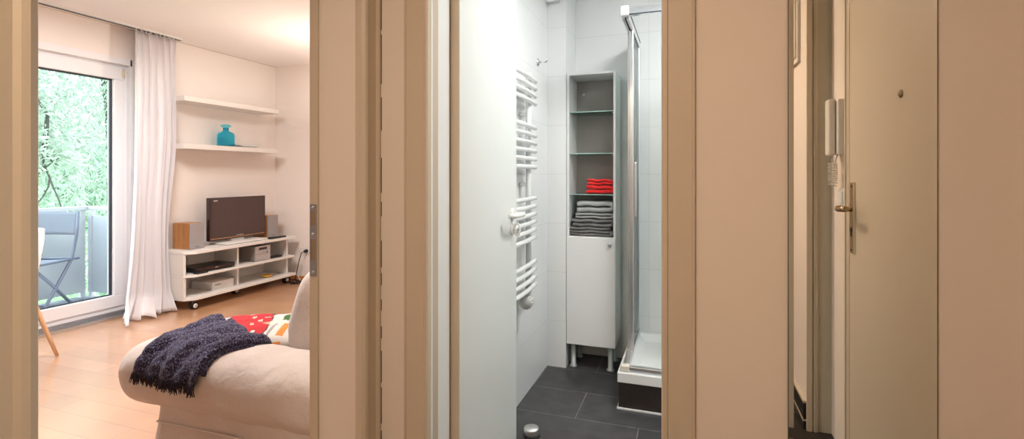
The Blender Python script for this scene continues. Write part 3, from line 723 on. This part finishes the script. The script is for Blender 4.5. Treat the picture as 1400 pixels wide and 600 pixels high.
# wall socket, plug and cords
so = thing('wall_socket', (-4.03, YN, .33), 'white double wall socket right of the bench', 'wall socket')
MB().box(-4.115, -3.955, YN-.009, YN, .295, .375).build('cover_plate', M['socket'], so, bevel=.003)
for xx in (-4.075, -3.995):
    MB().lathe([(.021, -.0105), (.025, -.0105), (.025, -.008), (.020,-.008)], (xx, YN, .335), 'y', 24).build('socket_ring', M['socket'], so)
    MB().lathe([(.0, -.0092), (.019, -.0094)], (xx, YN, .335), 'y', 24).build('socket_well', M['plastic_white'], so)
cd = thing('power_cord', (-3.995, 4.5, 0), 'black power cord with plug running from socket to the floor', 'cord')
MB().lathe([(.019, -.011), (.020, -.03), (.014, -.05), (.006, -.055)], (-3.995, YN, .335), 'y', 20).build('plug', M['rubber'], cd)
MB().tube([(-3.995, 4.51, .335), (-4.0, 4.47, .325), (-4.02, 4.46, .25), (-4.06, 4.47, .13), (-4.09, 4.475, .03), (-4.08, 4.485, .006), (-4.02, 4.48, .006), (-3.96, 4.44, .006), (-3.98, 4.38, .006), (-4.04, 4.35, .006)], .0045, 8).build('cable', M['rubber'], cd)
cbx = MB()
def squig(seed, n=16, r=.003):
    rr = random.Random(seed); c0 = Vector((-4.05+rr.uniform(-.02,.06), 4.41+rr.uniform(-.03,.03), .006)); a = rr.uniform(0, 6)
    pts = []
    for i in range(n):
        a += rr.uniform(.25, .75); pts.append((c0.x+.075*cos(a)*(1+.3*sin(i)), c0.y+.05*sin(a), .006+.0025*i*rr.random()))
    cbx.tube(pts, r, 6)
for q_ in range(4): squig(q_)
tag(cbx.build('cable_tangle', M['rubber']), 'tangle of black cables on the floor at the right end of the bench', 'cables', kind='stuff')
wc = MB()
for q_ in range(3):
    pts = [(-4.12+.03*q_, 4.50, .24), (-4.10+.03*q_, 4.51, .17), (-4.14+.03*q_, 4.52, .10), (-4.07, 4.51, .04), (-4.02-.03*q_, 4.50, .004)]
    wc.tube(pts, .003, 6)
tag(wc.build('telephone_cable', M['plastic_white']), 'thin pale cables hanging at the wall under the socket', 'cables')
tag(MB().tube([(-4.40, 3.47, .60), (-4.38, 3.50, .56), (-4.40, 3.53, .515)], .004, 6).build('television_cable', M['rubber']), 'short black cable running down behind the left edge of the television', 'cable')
for (a, b2, z0_, z1_, lb) in ((3.42, 3.44, .48, .33, 'above the disc player'), (3.52, 3.53, .27, .19, 'above the white carton'), (3.40,3.42,.26,.18, 'left above the white carton'), (3.86,3.93,.27,.12, 'on the bottom shelf right of the divider')):
    tag(MB().tube([(-4.415, a, z0_), (-4.40, (a+b2)/2+.01, (z0_+z1_)/2), (-4.405, b2, z1_)], .0035, 6).build('device_cable', M['rubber']), 'thin black cable hanging behind the bench shelf '+lb, 'cable', 'cables behind the media bench')

# ------------------------------------------------------------------ wall shelves, bottle, tray
def wshelf(z, label):
    tag(MB().box(XW+.001, -4.20, 3.262, 4.352, z-.045, z).build('wall_shelf', M['white_board'], bevel=.002), label, 'shelf', 'floating shelves above the television')
wshelf(1.885, 'upper empty white floating shelf above the television')
wshelf(1.458, 'lower white floating shelf carrying the blue bottle')
bt = MB(); c_ = (-4.33, 3.80, 1.4585)
bo = thing('glass_bottle', c_, 'turquoise blue glass bottle with stopper on the lower wall shelf', 'bottle')
bt = MB(); bt.lathe([(.0,.002),(.066,.001),(.075,.006),(.080,.018),(.081,.09),(.079,.115),(.070,.134),(.050,.146),(.032,.153),(.026,.162),(.025,.186),(.021,.186),(.021,.163),(.030,.148),(.046,.140),(.064,.128),(.073,.11),(.075,.09),(.074,.018),(.066,.010),(.0,.009)], c_, 'z', 44)
bt.build('body', M['blue_glass'], bo)
st = MB(); st.lathe([(.0,.165),(.018,.165),(.019,.186),(.030,.190),(.042,.197),(.046,.205),(.044,.213),(.034,.219),(.015,.222),(.0,.2225)], c_, 'z', 36)
st.build('stopper', M['blue_glass'], bo)
def tray_fn(u, v):
    x = -4.40+.15*v; y = 3.90+.27*u; e = max(abs(2*u-1), abs(2*v-1)*.8)
    z = 1.462 + .042*max(0, (e-.55)/.45)*(.45+.55*u)
    return (x, y, z)
tag(MB().grid(tray_fn, 24, 14).build('serving_dish', M['white_board'], solid=.004), 'shallow white rectangular dish beside the blue bottle', 'dish')

# ------------------------------------------------------------------ curtain
def sm(a, b, x):
    t = min(1, max(0, (x-a)/(b-a))); return t*t*(3-2*t)
def cur(u, v):
    z = 2.375*(1-v) + .004
    g = sm(.35, .75, v)
    y0 = 2.905 - .13*v**4 - .02*v; y1 = 3.255 - .085*g
    y = y0 + (y1-y0)*u
    amp = .022 + .024*v
    ph = u*2*pi*6.2 + .7*sin(v*2.2+u*5)
    x = -4.310 + amp*sin(ph) + .03*v*sin(u*2*pi*1.6+1) + .035*v**3*u + .05*v**6
    y += .012*cos(ph+.4)*(1-g*.4) + .010*noise.noise(Vector((u*7, v*3, 2)))
    x += .012*noise.noise(Vector((u*9, v*5, 5)))
    if v > .93:
        k = (v-.93)/.07
        x += .15*k*(.55+.45*sin(u*14+1))*(1.1-u*.7); z += .004+.012*(1+sin(u*31))*k; y -= .09*k*(1-u)
    return (max(x, -4.435), min(y, 3.268 - .094*g), max(z, .004))
cu = thing('curtain', (-4.3, 3.08, 0), 'floor length white curtain gathered beside the balcony door', 'curtain')
MB().grid(cur, 240, 70).build('curtain_fabric', M['curtain'], cu, solid=.0015)
for i in range(9): MB().tube([(-4.30, 2.92+i*.04, 2.37), (-4.305, 2.92+i*.04, 2.392)], .004, 6).build('glider', M['socket'], cu)

# ------------------------------------------------------------------ dining chair (left edge) : white shell with bent wood legs
ch = thing('shell_chair', (-4.075, 1.83, 0), 'white shell chair with bent wooden legs by the balcony door', 'chair', rz=radians(8))
CM = world(ch)
def shell(u, v):
    # u across -1..1, v from front lip (0) to top of back (1)
    a = 2*u-1
    s = v
    if s < .5:
        q = s/.5; y = -.22 + .40*q; z = .455 - .03*sin(q*pi) + .005
    else:
        q = (s-.5)/.5; y = .18 + .10*q + .03*sin(q*pi/2); z = .455 + .375*q
        y += -.02*(1-q)
    # fillet
    if .4 < s < .62: z += 0; 
    wdt = (.20+.03*sin(min(s*2,1)*pi/2)) * (1 if s < .62 else (1-.28*((s-.62)/.38)**2.2)) * (1 if s > .12 else .8+.2*s/.12)
    x = a*wdt
    z += .045*abs(a)**2.5*(1 if s < .5 else max(0, 1-(s-.5)*4))
    y -= .05*abs(a)**2.2*(0 if s < .45 else min(1, (s-.45)*3))
    return CM @ Vector((x-.012, y-.008, z))
MB().grid(shell, 26, 34).build('seat_shell', M['shell'], ch, solid=.010)
for sx in (-1, 1):
    for sy in (-1, 1):
        L_ = [(sx*.05, sy*.04, .405), (sx*.14, sy*.12, .408), (sx*.175, sy*.155, .395), (sx*.19, sy*.175, .355), (sx*.225, sy*.225, .15), (sx*.25, sy*.262, .006)]
        MB().tube([CM @ Vector(p) for p in L_], [.012,.013,.014,.0145,.012,.0095], 10).build('leg', M['beech'], ch)
pm = MB(); pm.box(-.08, .08, -.08, .08, .398, .415).xf(CM); pm.build('mounting_plate', M['silver_dark'], ch)

# ------------------------------------------------------------------ balcony
struct('floor_balcony', MB().box(-5.68, XW-.3, -.5, 3.36, -.12, -.02), M['decking'], 'grey blue balcony floor', 'balcony floor')
bp_ = thing('balcony_railing', (-5.62, 3.3, -.02), 'pale panelled balcony railing with white top rail', 'railing')
p = MB()
for k in range(5):
    ya = -.5 + k*.76; p2 = MB().box(-5.625, -5.605, ya+.001, ya+.755, .03, .775).build('panel', M['parapet'], bp_)
MB().box(-5.60, XW-.32, 3.335, 3.352, .03, .775).build('panel', M['parapet'], bp_)
MB().box(-5.66, -5.59, -.5, 3.37, .835, .872).build('top_rail', M['rail'], bp_, bevel=.004)
MB().box(-5.62, XW-.31, 3.325, 3.365, .84, .872).build('top_rail', M['rail'], bp_, bevel=.004)
for (xx, yy) in ((-5.63, 3.30), (-5.55, 3.345), (-5.63, 2.53), (-5.63, 1.01), (-5.63, .25)): MB().box(xx-.02, xx+.02, yy-.02, yy+.02, -.02, .835).build('post', M['rail'], bp_)

# folding garden chair
gc = thing('folding_chair', (-5.25, 2.75, -.02), 'blue grey folding garden chair with mesh back on the balcony', 'chair')
wv = Vector((.94, .34, 0)).normalized(); fv = Vector((.34, -.94, 0)).normalized()
RU = Vector((-5.05, 2.935, 0))      # top of the right upright
W = .50
zf = -.018
def side(o_):
    top = o_ + Vector((0,0,.86)); mid = o_ + fv*.07 + Vector((0,0,.455)); foot = o_ + fv*.40 + Vector((0,0,zf+.01))
    MB().tube([top, o_+fv*.02+Vector((0,0,.66)), mid, o_+fv*.25+Vector((0,0,.2)), foot], .0125, 10).build('upright', M['bluep'], gc)
    MB().tube([o_+fv*.44-wv*0+Vector((0,0,.445)), o_+fv*.28+Vector((0,0,.29)), o_+fv*.0+Vector((0,0,zf+.01))], .0125, 10).build('leg', M['bluep'], gc)
    MB().tube([o_+fv*.0+Vector((0,0,.452)), o_+fv*.46+Vector((0,0,.452))], .011, 10).build('seat_rail', M['bluep'], gc)
side(RU); side(RU - wv*W)
def back(u, v):
    q = RU - wv*(W*u); q = q + fv*(.0+.03*v) - fv*.02*sin(u*pi); return (q.x, q.y, .858-.20*v)
MB().grid(back, 16, 8).build('backrest', M['mesh_cloth'], gc, solid=.004)
def seat(u, v):
    q = RU - wv*(W*u) + fv*(.03+.42*v); return (q.x, q.y, .455-.015*sin(u*pi))
MB().grid(seat, 12, 8).build('seat', M['mesh_cloth'], gc, solid=.004)
cr = MB()
for d_, z_ in ((.385, .03), (.02, .03), (.03, .452)): cr.tube([RU+fv*d_+Vector((0,0,z_)), RU-wv*W+fv*d_+Vector((0,0,z_))], .010, 8)
cr.build('crossbar', M['bluep'], gc)

# ------------------------------------------------------------------ sofa
sf = thing('sofa', (-1.6, 2.3, 0), 'cream sofa with loose slipcover and fat rolled arm by the doorway', 'sofa')
AY, AZ, AA, AB = 1.480, .400, .158, .125       # roll of the near arm: centre and half axes
SXB, SXF, SFB = -1.120, -2.150, -1.900         # sofa back, front of the arm roll, front of the base
def noisy(p, a=.006, s=6, k=0):
    return a*noise.noise(Vector((p[0]*s, p[1]*s, p[2]*s+k))) + a*.5*noise.noise(Vector((p[0]*s*2.7, p[1]*s*2.7, p[2]*s*2.7+k)))
def arm(cy, mirror=1):
    L = SXB - SXF; cap = .16
    def fn(u, v):
        th = 2*pi*u
        if v < .80: s = v/.80*(1-cap/L); k = 1; x = SXB - L*s
        else:
            q = (v-.80)/.20; a = q*pi/2; x = SXB - L*(1-cap/L) - cap*sin(a); k = max(cos(a), .001)**.8
        ct, s_t = cos(th), sin(th)
        yy = AA*math.copysign(abs(ct)**.86, ct); zz = AB*math.copysign(abs(s_t)**.86, s_t)
        y = cy + yy*k*mirror; z = AZ + zz*k
        d = noisy((x, y, z), .007, 5)
        w_ = .004*sin(x*26 + zz*20)*max(0, -ct*mirror)*k
        return (x + d*.3, y + (d + w_)*k, z + d*k)
    return MB().grid(fn, 72, 90, closed_u=True)
arm(AY).build('armrest', M['slip'], sf)
arm(3.36, -1).build('armrest', M['slip'], sf)
def armbase(c, s):
    def fn(u, v):
        z = .340*(1-v) + .012*v
        P = [(SXB,1.352),(SFB+.04,1.352),(SFB+.01,1.365),(SFB,1.40),(SFB,1.60),(SXB,1.60)]
        segs = [(Vector(P[i]), Vector(P[i+1])) for i in range(5)]
        ls = [(b-a).length for a, b in segs]; T = sum(ls)*u
        for (a, b), l in zip(segs, ls):
            if T <= l+1e-9: p = a + (b-a)*(T/l); break
            T -= l
        fl = .010*v + .008*sin(u*46)*v*(.3+.7*abs(noise.noise(Vector((u*9, 0, 0)))))
        d = noisy((p.x, p.y, z), .012, 7, 3)
        n = Vector((-.3, -1)).normalized() if u < .5 else Vector((-1, 0))
        p = p + n*(fl + d)
        p.x = min(p.x, SXB); y = p.y if s > 0 else (c*2 - p.y)
        return (p.x, y, z)
    return MB().grid(fn, 110, 30)
armbase(0, 1).build('side_panel', M['slip'], sf, solid=.004)
armbase(2.42, -1).build('side_panel', M['slip'], sf, solid=.004)
MB().tube([(SXB-.01, 1.346, .266), (-1.5, 1.344, .264), (SFB+.03, 1.344, .262)], .004, 8).build('piping', M['slip_edge'], sf)
MB().box(SFB+.02, SXB, 1.60, 3.24, .03, .24).build('seat_base', M['slip'], sf, bevel=.02)
def pillow_mb(c, h, e=.35, amp=.006, seed=0, rot=None, nu=56, nv=34, matfn=None):
    # superquadric cushion
    def sg(x, p): return math.copysign(abs(x)**p, x)
    mb = MB(); R = rot or Matrix.Identity(3)
    def fn(u, v):
        th = 2*pi*u; ph = -pi/2 + pi*v
        x = sg(cos(ph), e)*sg(cos(th), e); y = sg(cos(ph), e)*sg(sin(th), e); z = sg(sin(ph), e)
        return (x, y, z)
    def out(u, v):
        x, y, z = fn(u, v)
        p = Vector((x*h[0], y*h[1], z*h[2]))
        p = R @ p + Vector(c)
        d = noisy(p, amp, 7, seed)
        return (p.x+d, p.y+d*.6, p.z+d)
    mb.grid(out, nu, nv, closed_u=True)
    return mb, fn
for (ya, yb) in ((1.64, 2.41), (2.42, 3.20)):
    pillow_mb((-1.64, (ya+yb)/2, .305), (.33, (yb-ya)/2, .075), .3, seed=2)[0].build('seat_cushion', M['slip'], sf)
MB().box(-1.31, SXB, 1.62, 3.22, .24, .74).build('back_frame', M['slip'], sf, bevel=.04, seg=4)
RT = Matrix.Rotation(radians(17), 3, 'Y')
for i, yc in enumerate((2.02, 2.80)):
    pillow_mb((-1.465, yc, .595), (.120, .375, .215), .52, amp=.010, seed=5+i, rot=RT)[0].build('back_cushion', M['slip'], sf)

# christmas cushion lying on the seat
rot = Matrix.Rotation(radians(24), 3, 'Z') @ Matrix.Rotation(radians(7), 3, 'X')
HX, HY, HZ = .290, .165, .080
mb, fn0 = pillow_mb((-1.80, 1.775, .440), (HX, HY, HZ), .55, amp=.006, seed=9, rot=rot, nu=360, nv=150)
mb.m = []
nu, nv = 360, 150
def pat(x, y, z):
    # x in -1..1 along the length, y near side negative ; unrolled second coordinate
    t = y*.9 + (z if y < 0 else -z)*0
    w_ = z*.9 - y*.9           # goes round the near upper face
    n1 = noise.noise(Vector((x*4, w_*2.5, 1)))
    # right end white panel with tree and orange trapezoid
    edge = .10 - .05*cos(w_*2) + .04*n1
    if x > edge:
        if x < edge+.02: return 2
        if ((x-.36)/.12)**2 + ((w_-.50)/.25)**2 < 1+.6*noise.noise(Vector((x*30, w_*12, 0))): return 3
        if .34 < x < .45 and .95 < w_ < 1.45: return 4
        if ((x-.22)/.025)**2 + ((w_-1.2)/.35)**2 < 1: return 5
        if ((x-.60)/.03)**2 + ((w_-1.2)/.5)**2 < 1: return 5
        if w_ < .12 and n1 > 0: return 0
        return 1
    # left picture panel
    if -.92 < x < -.58 and .25 < w_ < 1.2:
        if min(abs(x+.92), abs(x+.58)) < .012 or min(abs(w_-.25), abs(w_-1.2)) < .03: return 2
        if n1 > .15: return 5
        if abs(n1) < .03: return 2
        return 1
    # small floral clusters in the middle
    for (fx, fw) in ((-.14,.95),(.0,.50),(-.20,.55),(.08,.9),(-.06,.75),(-.42,1.3),(-.02,1.35),(-.30,.2),(.1,.1)):
        r2 = ((x-fx)/.040)**2 + ((w_-fw)/.085)**2
        a = atan2((w_-fw)*.5, x-fx); pr_ = .65+.35*cos(5*a)
        if r2 < .12: return 4
        if r2 < pr_: return 1
        if r2 < pr_+.25: return 2
    if abs(w_-.15 - .25*sin(x*7)) < .012 and -.25 < x < .25: return 2
    return 0
for j in range(nv-1):
    for i in range(nu):
        x, y, z = fn0((i+.5)/nu, (j+.5)/(nv-1)); mb.m.append(pat(x, y, z))
cs = mb.build('cushion', [M['cush_red'], M['cush_white'], M['cush_black'], M['cush_green'], M['cush_orange'], M['cush_grey']])
tag(cs, 'red printed Christmas cushion lying on the sofa behind the arm', 'cushion')

# knitted throw over the arm
th_ = thing('throw_blanket', (-1.78, 1.45, .5), 'dark purple heather knit throw with fringe draped over the sofa arm', 'throw')
def supell(a, a_, b_):
    ct, s_t = cos(a), sin(a)
    return AY + a_*math.copysign(abs(ct)**.86, ct), AZ + b_*math.copysign(abs(s_t)**.86, s_t), ct, s_t
def thr(u, v, lift=0):
    # v 0 outer hem .. 1 rear edge ; wraps the outer side and the crest of the arm, then lies back over the cushion
    xl = -1.935 - .03*v; xr = -1.650 + .085*sm(.1, .9, v) + .012*sin(v*9+1)
    x = xl + (xr-xl)*u
    vm = .62
    if v < vm:
        a = radians(162+5*u) + (radians(84)-radians(162+5*u))*(v/vm)
        y, z, ct, s_t = supell(a, AA+.012, AB+.012)
    else:
        q = (v-vm)/(1-vm); y, z, ct, s_t = supell(radians(84), AA+.012, AB+.012)
        back_ = .195 - .105*u
        y += back_*q; drop = (.010 - .022*sin(q*pi*.55))*(1-u)*1.0 + u*(.006 + .050*q*q)
        z -= drop
        if q > .90: z -= (q-.90)/.10*.03
    top = max(0, s_t)
    fold = .010*sin(u*13+v*3) + .006*sin(u*27 - v*6) + .010*noise.noise(Vector((u*5, v*6, 3))) + .006*noise.noise(Vector((u*16, v*14, 8)))
    n = .006 + .012*top*(1-.5*u) + fold*.8 + lift
    edge = min(u, 1-u)
    if edge < .06: n -= (.06-edge)/.06*.010
    return Vector((x, y + ct*n, z + s_t*n))
MB().grid(lambda u, v: thr(u, v), 100, 130).build('throw_fabric', M['throw'], th_, solid=.014)
MB().grid(lambda u, v: thr(.72+.34*u, .10+.90*v, -.012-.002*u), 24, 100).build('folded_layer', M['throw'], th_, solid=.012)
fg = MB(); rr = random.Random(3)
for i in range(150):
    u = i/149; p = thr(u, .0); 
    for k in range(2):
        l = rr.uniform(.024, .050); dx = rr.uniform(-.015, .015); dy = rr.uniform(-.012, .006)
        q0 = p + Vector((rr.uniform(-.003,.003), rr.uniform(-.004, .002), .006))
        fg.tube([q0, q0+Vector((dx*.3, dy*.6-.004, -l*.45)), q0+Vector((dx, dy-.002, -l))], [.0022,.002,.0012], 5)
for i in range(46):     # left side loose ends
    v = .02 + .40*i/45; p = thr(0, v)
    l = rr.uniform(.006, .016)
    fg.tube([p, p+Vector((-l*.7, -.002, -l*.5)), p+Vector((-l*1.0, -.003, -l*1.2))], [.002,.002,.001], 5)
fg.build('fringe', M['yarn'], th_)

# ------------------------------------------------------------------ uplighter lamp in the living room (behind the wall edge, lights the ceiling corner)
ul = thing('floor_lamp', (-2.95, 3.7, 0), 'slim uplighter floor lamp in the far corner of the living room', 'floor lamp')
c_ = (-2.95, 3.7, 0)
MB().lathe([(.14,.001),(.14,.02),(.02,.03)], c_, 'z', 32).build('base', M['alu'], ul)
MB().tube([(-2.95,3.7,.02),(-2.95,3.7,1.62)], .012, 12).build('pole', M['alu'], ul)
MB().lathe([(.02,1.62),(.10,1.66),(.17,1.74),(.165,1.745),(.09,1.67),(.0,1.64)], c_, 'z', 36).build('lamp_shade', M['white_paint'], ul)
MB().lathe([(.0,1.648),(.02,1.652),(.022,1.662),(.012,1.668),(.0,1.669)], c_, 'z', 16).build('bulb', M['lampshade'], ul)

# ------------------------------------------------------------------ outside
struct('ground', MB().box(-60, XW-.35, -40, 50, -3.3, -3.2), M['grass'], 'lawn below the balcony', 'ground')
def leafmesh(pts_dirs, mb, L_, W_, rr):
    for p, d in pts_dirs:
        d = d.normalized(); s = d.cross(Vector((rr.uniform(-1,1), rr.uniform(-1,1), rr.uniform(-.3,.3)))).normalized()
        l = L_*rr.uniform(.7, 1.3); w = W_*rr.uniform(.7, 1.3)
        n = d.cross(s)*(.12*l)
        mb.add([p, p+d*l*.45+s*w+n, p+d*l, p+d*l*.45-s*w+n], [(0,1,2,3)])
wt = thing('willow_tree', (-11.0, 6.6, -3.2), 'weeping willow with hanging pale green branches outside the balcony', 'tree')
rr = random.Random(11)
br = MB()
def C(x, y, t):      # a spot outside found along a sight direction, used once to place the limbs
    u = (x-700)/690; a = atan(240/690)
    F = Vector((-sin(a), cos(a), 0)); R = Vector((cos(a), sin(a), 0))
    return Vector((0,0,CAMZ)) + (F + R*u)*t + Vector((0,0,-(y-239)/690*t))
T = 6.6
br.tube([(-11.6, 7.6, -3.2), (-11.5, 7.5, 0), (-11.2, 7.2, 2.5), (-10.8, 6.6, 4.6), (-10.4, 5.6, 5.2)], [.28,.24,.19,.13,.07], 14)
for pts, r0 in (([(20,105,T),(43,130,T),(58,145,T-.1),(65,156,T-.1),(64,185,T-.1),(62,210,T)], .040),
                ([(64,160,T-.1),(60,185,T),(58,202,T)], .022),
                ([(62,210,T),(72,222,T),(80,226,T)], .018), ([(80,216,T),(66,226,T),(50,240,T+.1),(40,250,T+.2)], .012), ([(58,205,T),(60,226,T),(66,238,T),(72,254,T-.1),(80,272,T-.1),(84,284,T-.1)], .020),
                ([(68,244,T),(66,256,T),(58,270,T+.1),(47,282,T+.2)], .016), ([(100,186,T),(110,196,T),(122,212,T+.1)], .008), ([(43,103,T),(58,110,T),(64,114,T)], .010)):
    P = [C(*p) for p in pts]; n = len(P)
    br.tube(P, [r0*.75*(1-.5*i/(n-1)) for i in range(n)], 8)
br.tube([Vector((-10.4,5.6,5.2)), C(-30,60,7.6), C(20,105,T)], [.06,.045,.032], 8)
br.build('branches', M['bark'], wt)
lm = MB()
ax = Vector((-10.3, 5.7, 0))
for sidx in range(900):
    px = rr.uniform(-13.2, -8.4) if sidx % 14 else rr.uniform(-8.4, -7.2); py = rr.uniform(2.4, 10.0)
    zt_ = rr.uniform(2.8, 6.2); ln = rr.uniform(1.4, 4.6)
    p = Vector((px, py, zt_)); d = Vector((rr.uniform(-.25,.25), rr.uniform(-.25,.25), -1))
    stp = .085; n = int(ln/stp); items = []
    for i in range(n):
        p = p + d.normalized()*stp + Vector((rr.uniform(-.012,.012), rr.uniform(-.012,.012), 0))
        d.x *= .97; d.y *= .97
        for k in range(2):
            items.append((p.copy(), Vector((rr.uniform(-.8,.8), rr.uniform(-.8,.8), rr.uniform(-1.1,-.3)))))
    leafmesh(items, lm, .13, .013, rr)
# tufts near the limbs
for sidx in range(26):
    c0 = C(rr.uniform(40,100), rr.uniform(100, 240), T+rr.uniform(-.3,.3))
    leafmesh([(c0+Vector((rr.gauss(0,.12), rr.gauss(0,.12), rr.gauss(0,.10))), Vector((rr.uniform(-1,1), rr.uniform(-1,1), rr.uniform(-1,.3)))) for _ in range(60)], lm, .11, .014, rr)
lm.build('foliage', M['leaf'], wt)
def bush(name, cx, cy, rad, zc, hgt, nl, label, seed):
    r2 = random.Random(seed)
    t0 = thing(name, (cx, cy, -3.2), label, 'tree')
    MB().tube([(cx, cy, -3.2), (cx+.1, cy, zc-hgt*.5), (cx, cy+.1, zc+hgt*.3)], [.2,.15,.05], 10).build('trunk', M['bark'], t0)
    m_ = MB(); it = []
    lobes = [(Vector((r2.gauss(0,rad*.45), r2.gauss(0,rad*.45), r2.gauss(0,hgt*.4))), r2.uniform(.35,.6)*rad) for _ in range(16)]
    for _ in range(nl):
        c0, rl_ = r2.choice(lobes); v_ = Vector((r2.gauss(0,1), r2.gauss(0,1), r2.gauss(0,1))).normalized()*rl_*r2.uniform(.75,1)
        it.append((Vector((cx,cy,zc))+c0+v_, Vector((r2.uniform(-1,1), r2.uniform(-1,1), r2.uniform(-1,.2)))))
    leafmesh(it, m_, .26, .07, r2)
    m_.build('foliage', M['leaf2'], t0)
bush('leafy_tree', -20.5, 13.2, 3.0, 1.2, 3.6, 9000, 'pale leafy tree directly behind the willow', 1)
bush('leafy_tree', -28.0, 4.5, 3.4, .5, 3.4, 9000, 'pale leafy tree to the left behind the willow', 2)
bush('leafy_tree', -32.0, 20.5, 3.2, -.4, 3.0, 8000, 'low leafy tree furthest from the balcony, behind the other trees', 3)

# ------------------------------------------------------------------ light
wd = bpy.data.worlds.new('sky'); S.world = wd; wd.use_nodes = True
nt = wd.node_tree; bg = nt.nodes['Background']
tcw = nt.nodes.new('ShaderNodeTexCoord'); spw = nt.nodes.new('ShaderNodeSeparateXYZ'); rw = nt.nodes.new('ShaderNodeValToRGB')
rw.color_ramp.elements[0].position = .0; rw.color_ramp.elements[0].color = (.90,1.0,.96,1)
rw.color_ramp.elements[1].position = .6; rw.color_ramp.elements[1].color = (.75,.88,1.0,1)
nt.links.new(tcw.outputs['Generated'], spw.inputs[0]); nt.links.new(spw.outputs['Z'], rw.inputs['Fac']); nt.links.new(rw.outputs['Color'], bg.inputs['Color'])
bg.inputs['Strength'].default_value = 5.6

def area(name, loc, rot, sx, sy, power, col):
    l = bpy.data.lights.new(name, 'AREA'); l.shape = 'RECTANGLE'; l.size = sx; l.size_y = sy; l.energy = power; l.color = col
    o = bpy.data.objects.new(name, l); COL.objects.link(o); o.location = loc; o.rotation_euler = rot; return o
def point(name, loc, power, col, rad=.06):
    l = bpy.data.lights.new(name, 'POINT'); l.energy = power; l.color = col; l.shadow_soft_size = rad
    o = bpy.data.objects.new(name, l); COL.objects.link(o); o.location = loc; return o
area('living_fill_light', (-2.9, 2.0, 2.38), (0,0,0), .7, .7, 72, (1,.93,.90))  # added fill under the ceiling to brighten the living room, no fitting there
point('uplighter_bulb', (-2.95, 3.7, 1.728), 26, (1,.88,.76), .025)
area('hall_ceiling_light', (-.60, -.30, 2.38), (0,0,0), .3, .3, 28, (1,.83,.66))
area('bathroom_ceiling_light', (.27, 2.12, 2.38), (0,0,0), .35, .35, 26, (1,1,.97))
sun = bpy.data.lights.new('sun', 'SUN'); sun.energy = 1.5; sun.angle = radians(10); sun.color = (1,.97,.92)
so_ = bpy.data.objects.new('sun', sun); COL.objects.link(so_); so_.rotation_euler = (radians(50), 0, radians(150))

# ------------------------------------------------------------------ camera
cam = bpy.data.cameras.new('camera'); co = bpy.data.objects.new('camera', cam); COL.objects.link(co)
co.location = (0, 0, CAMZ); co.rotation_euler = (radians(90), 0, atan(240/690))
cam.sensor_width = 36; cam.lens = 690/1400*36; cam.shift_y = -61/1400; cam.clip_start = .02; cam.clip_end = 200
S.camera = co
S.view_settings.view_transform = 'Standard'; S.view_settings.look = 'None'; S.view_settings.gamma = 1; S.view_settings.use_curve_mapping = False
S.view_settings.exposure = 0
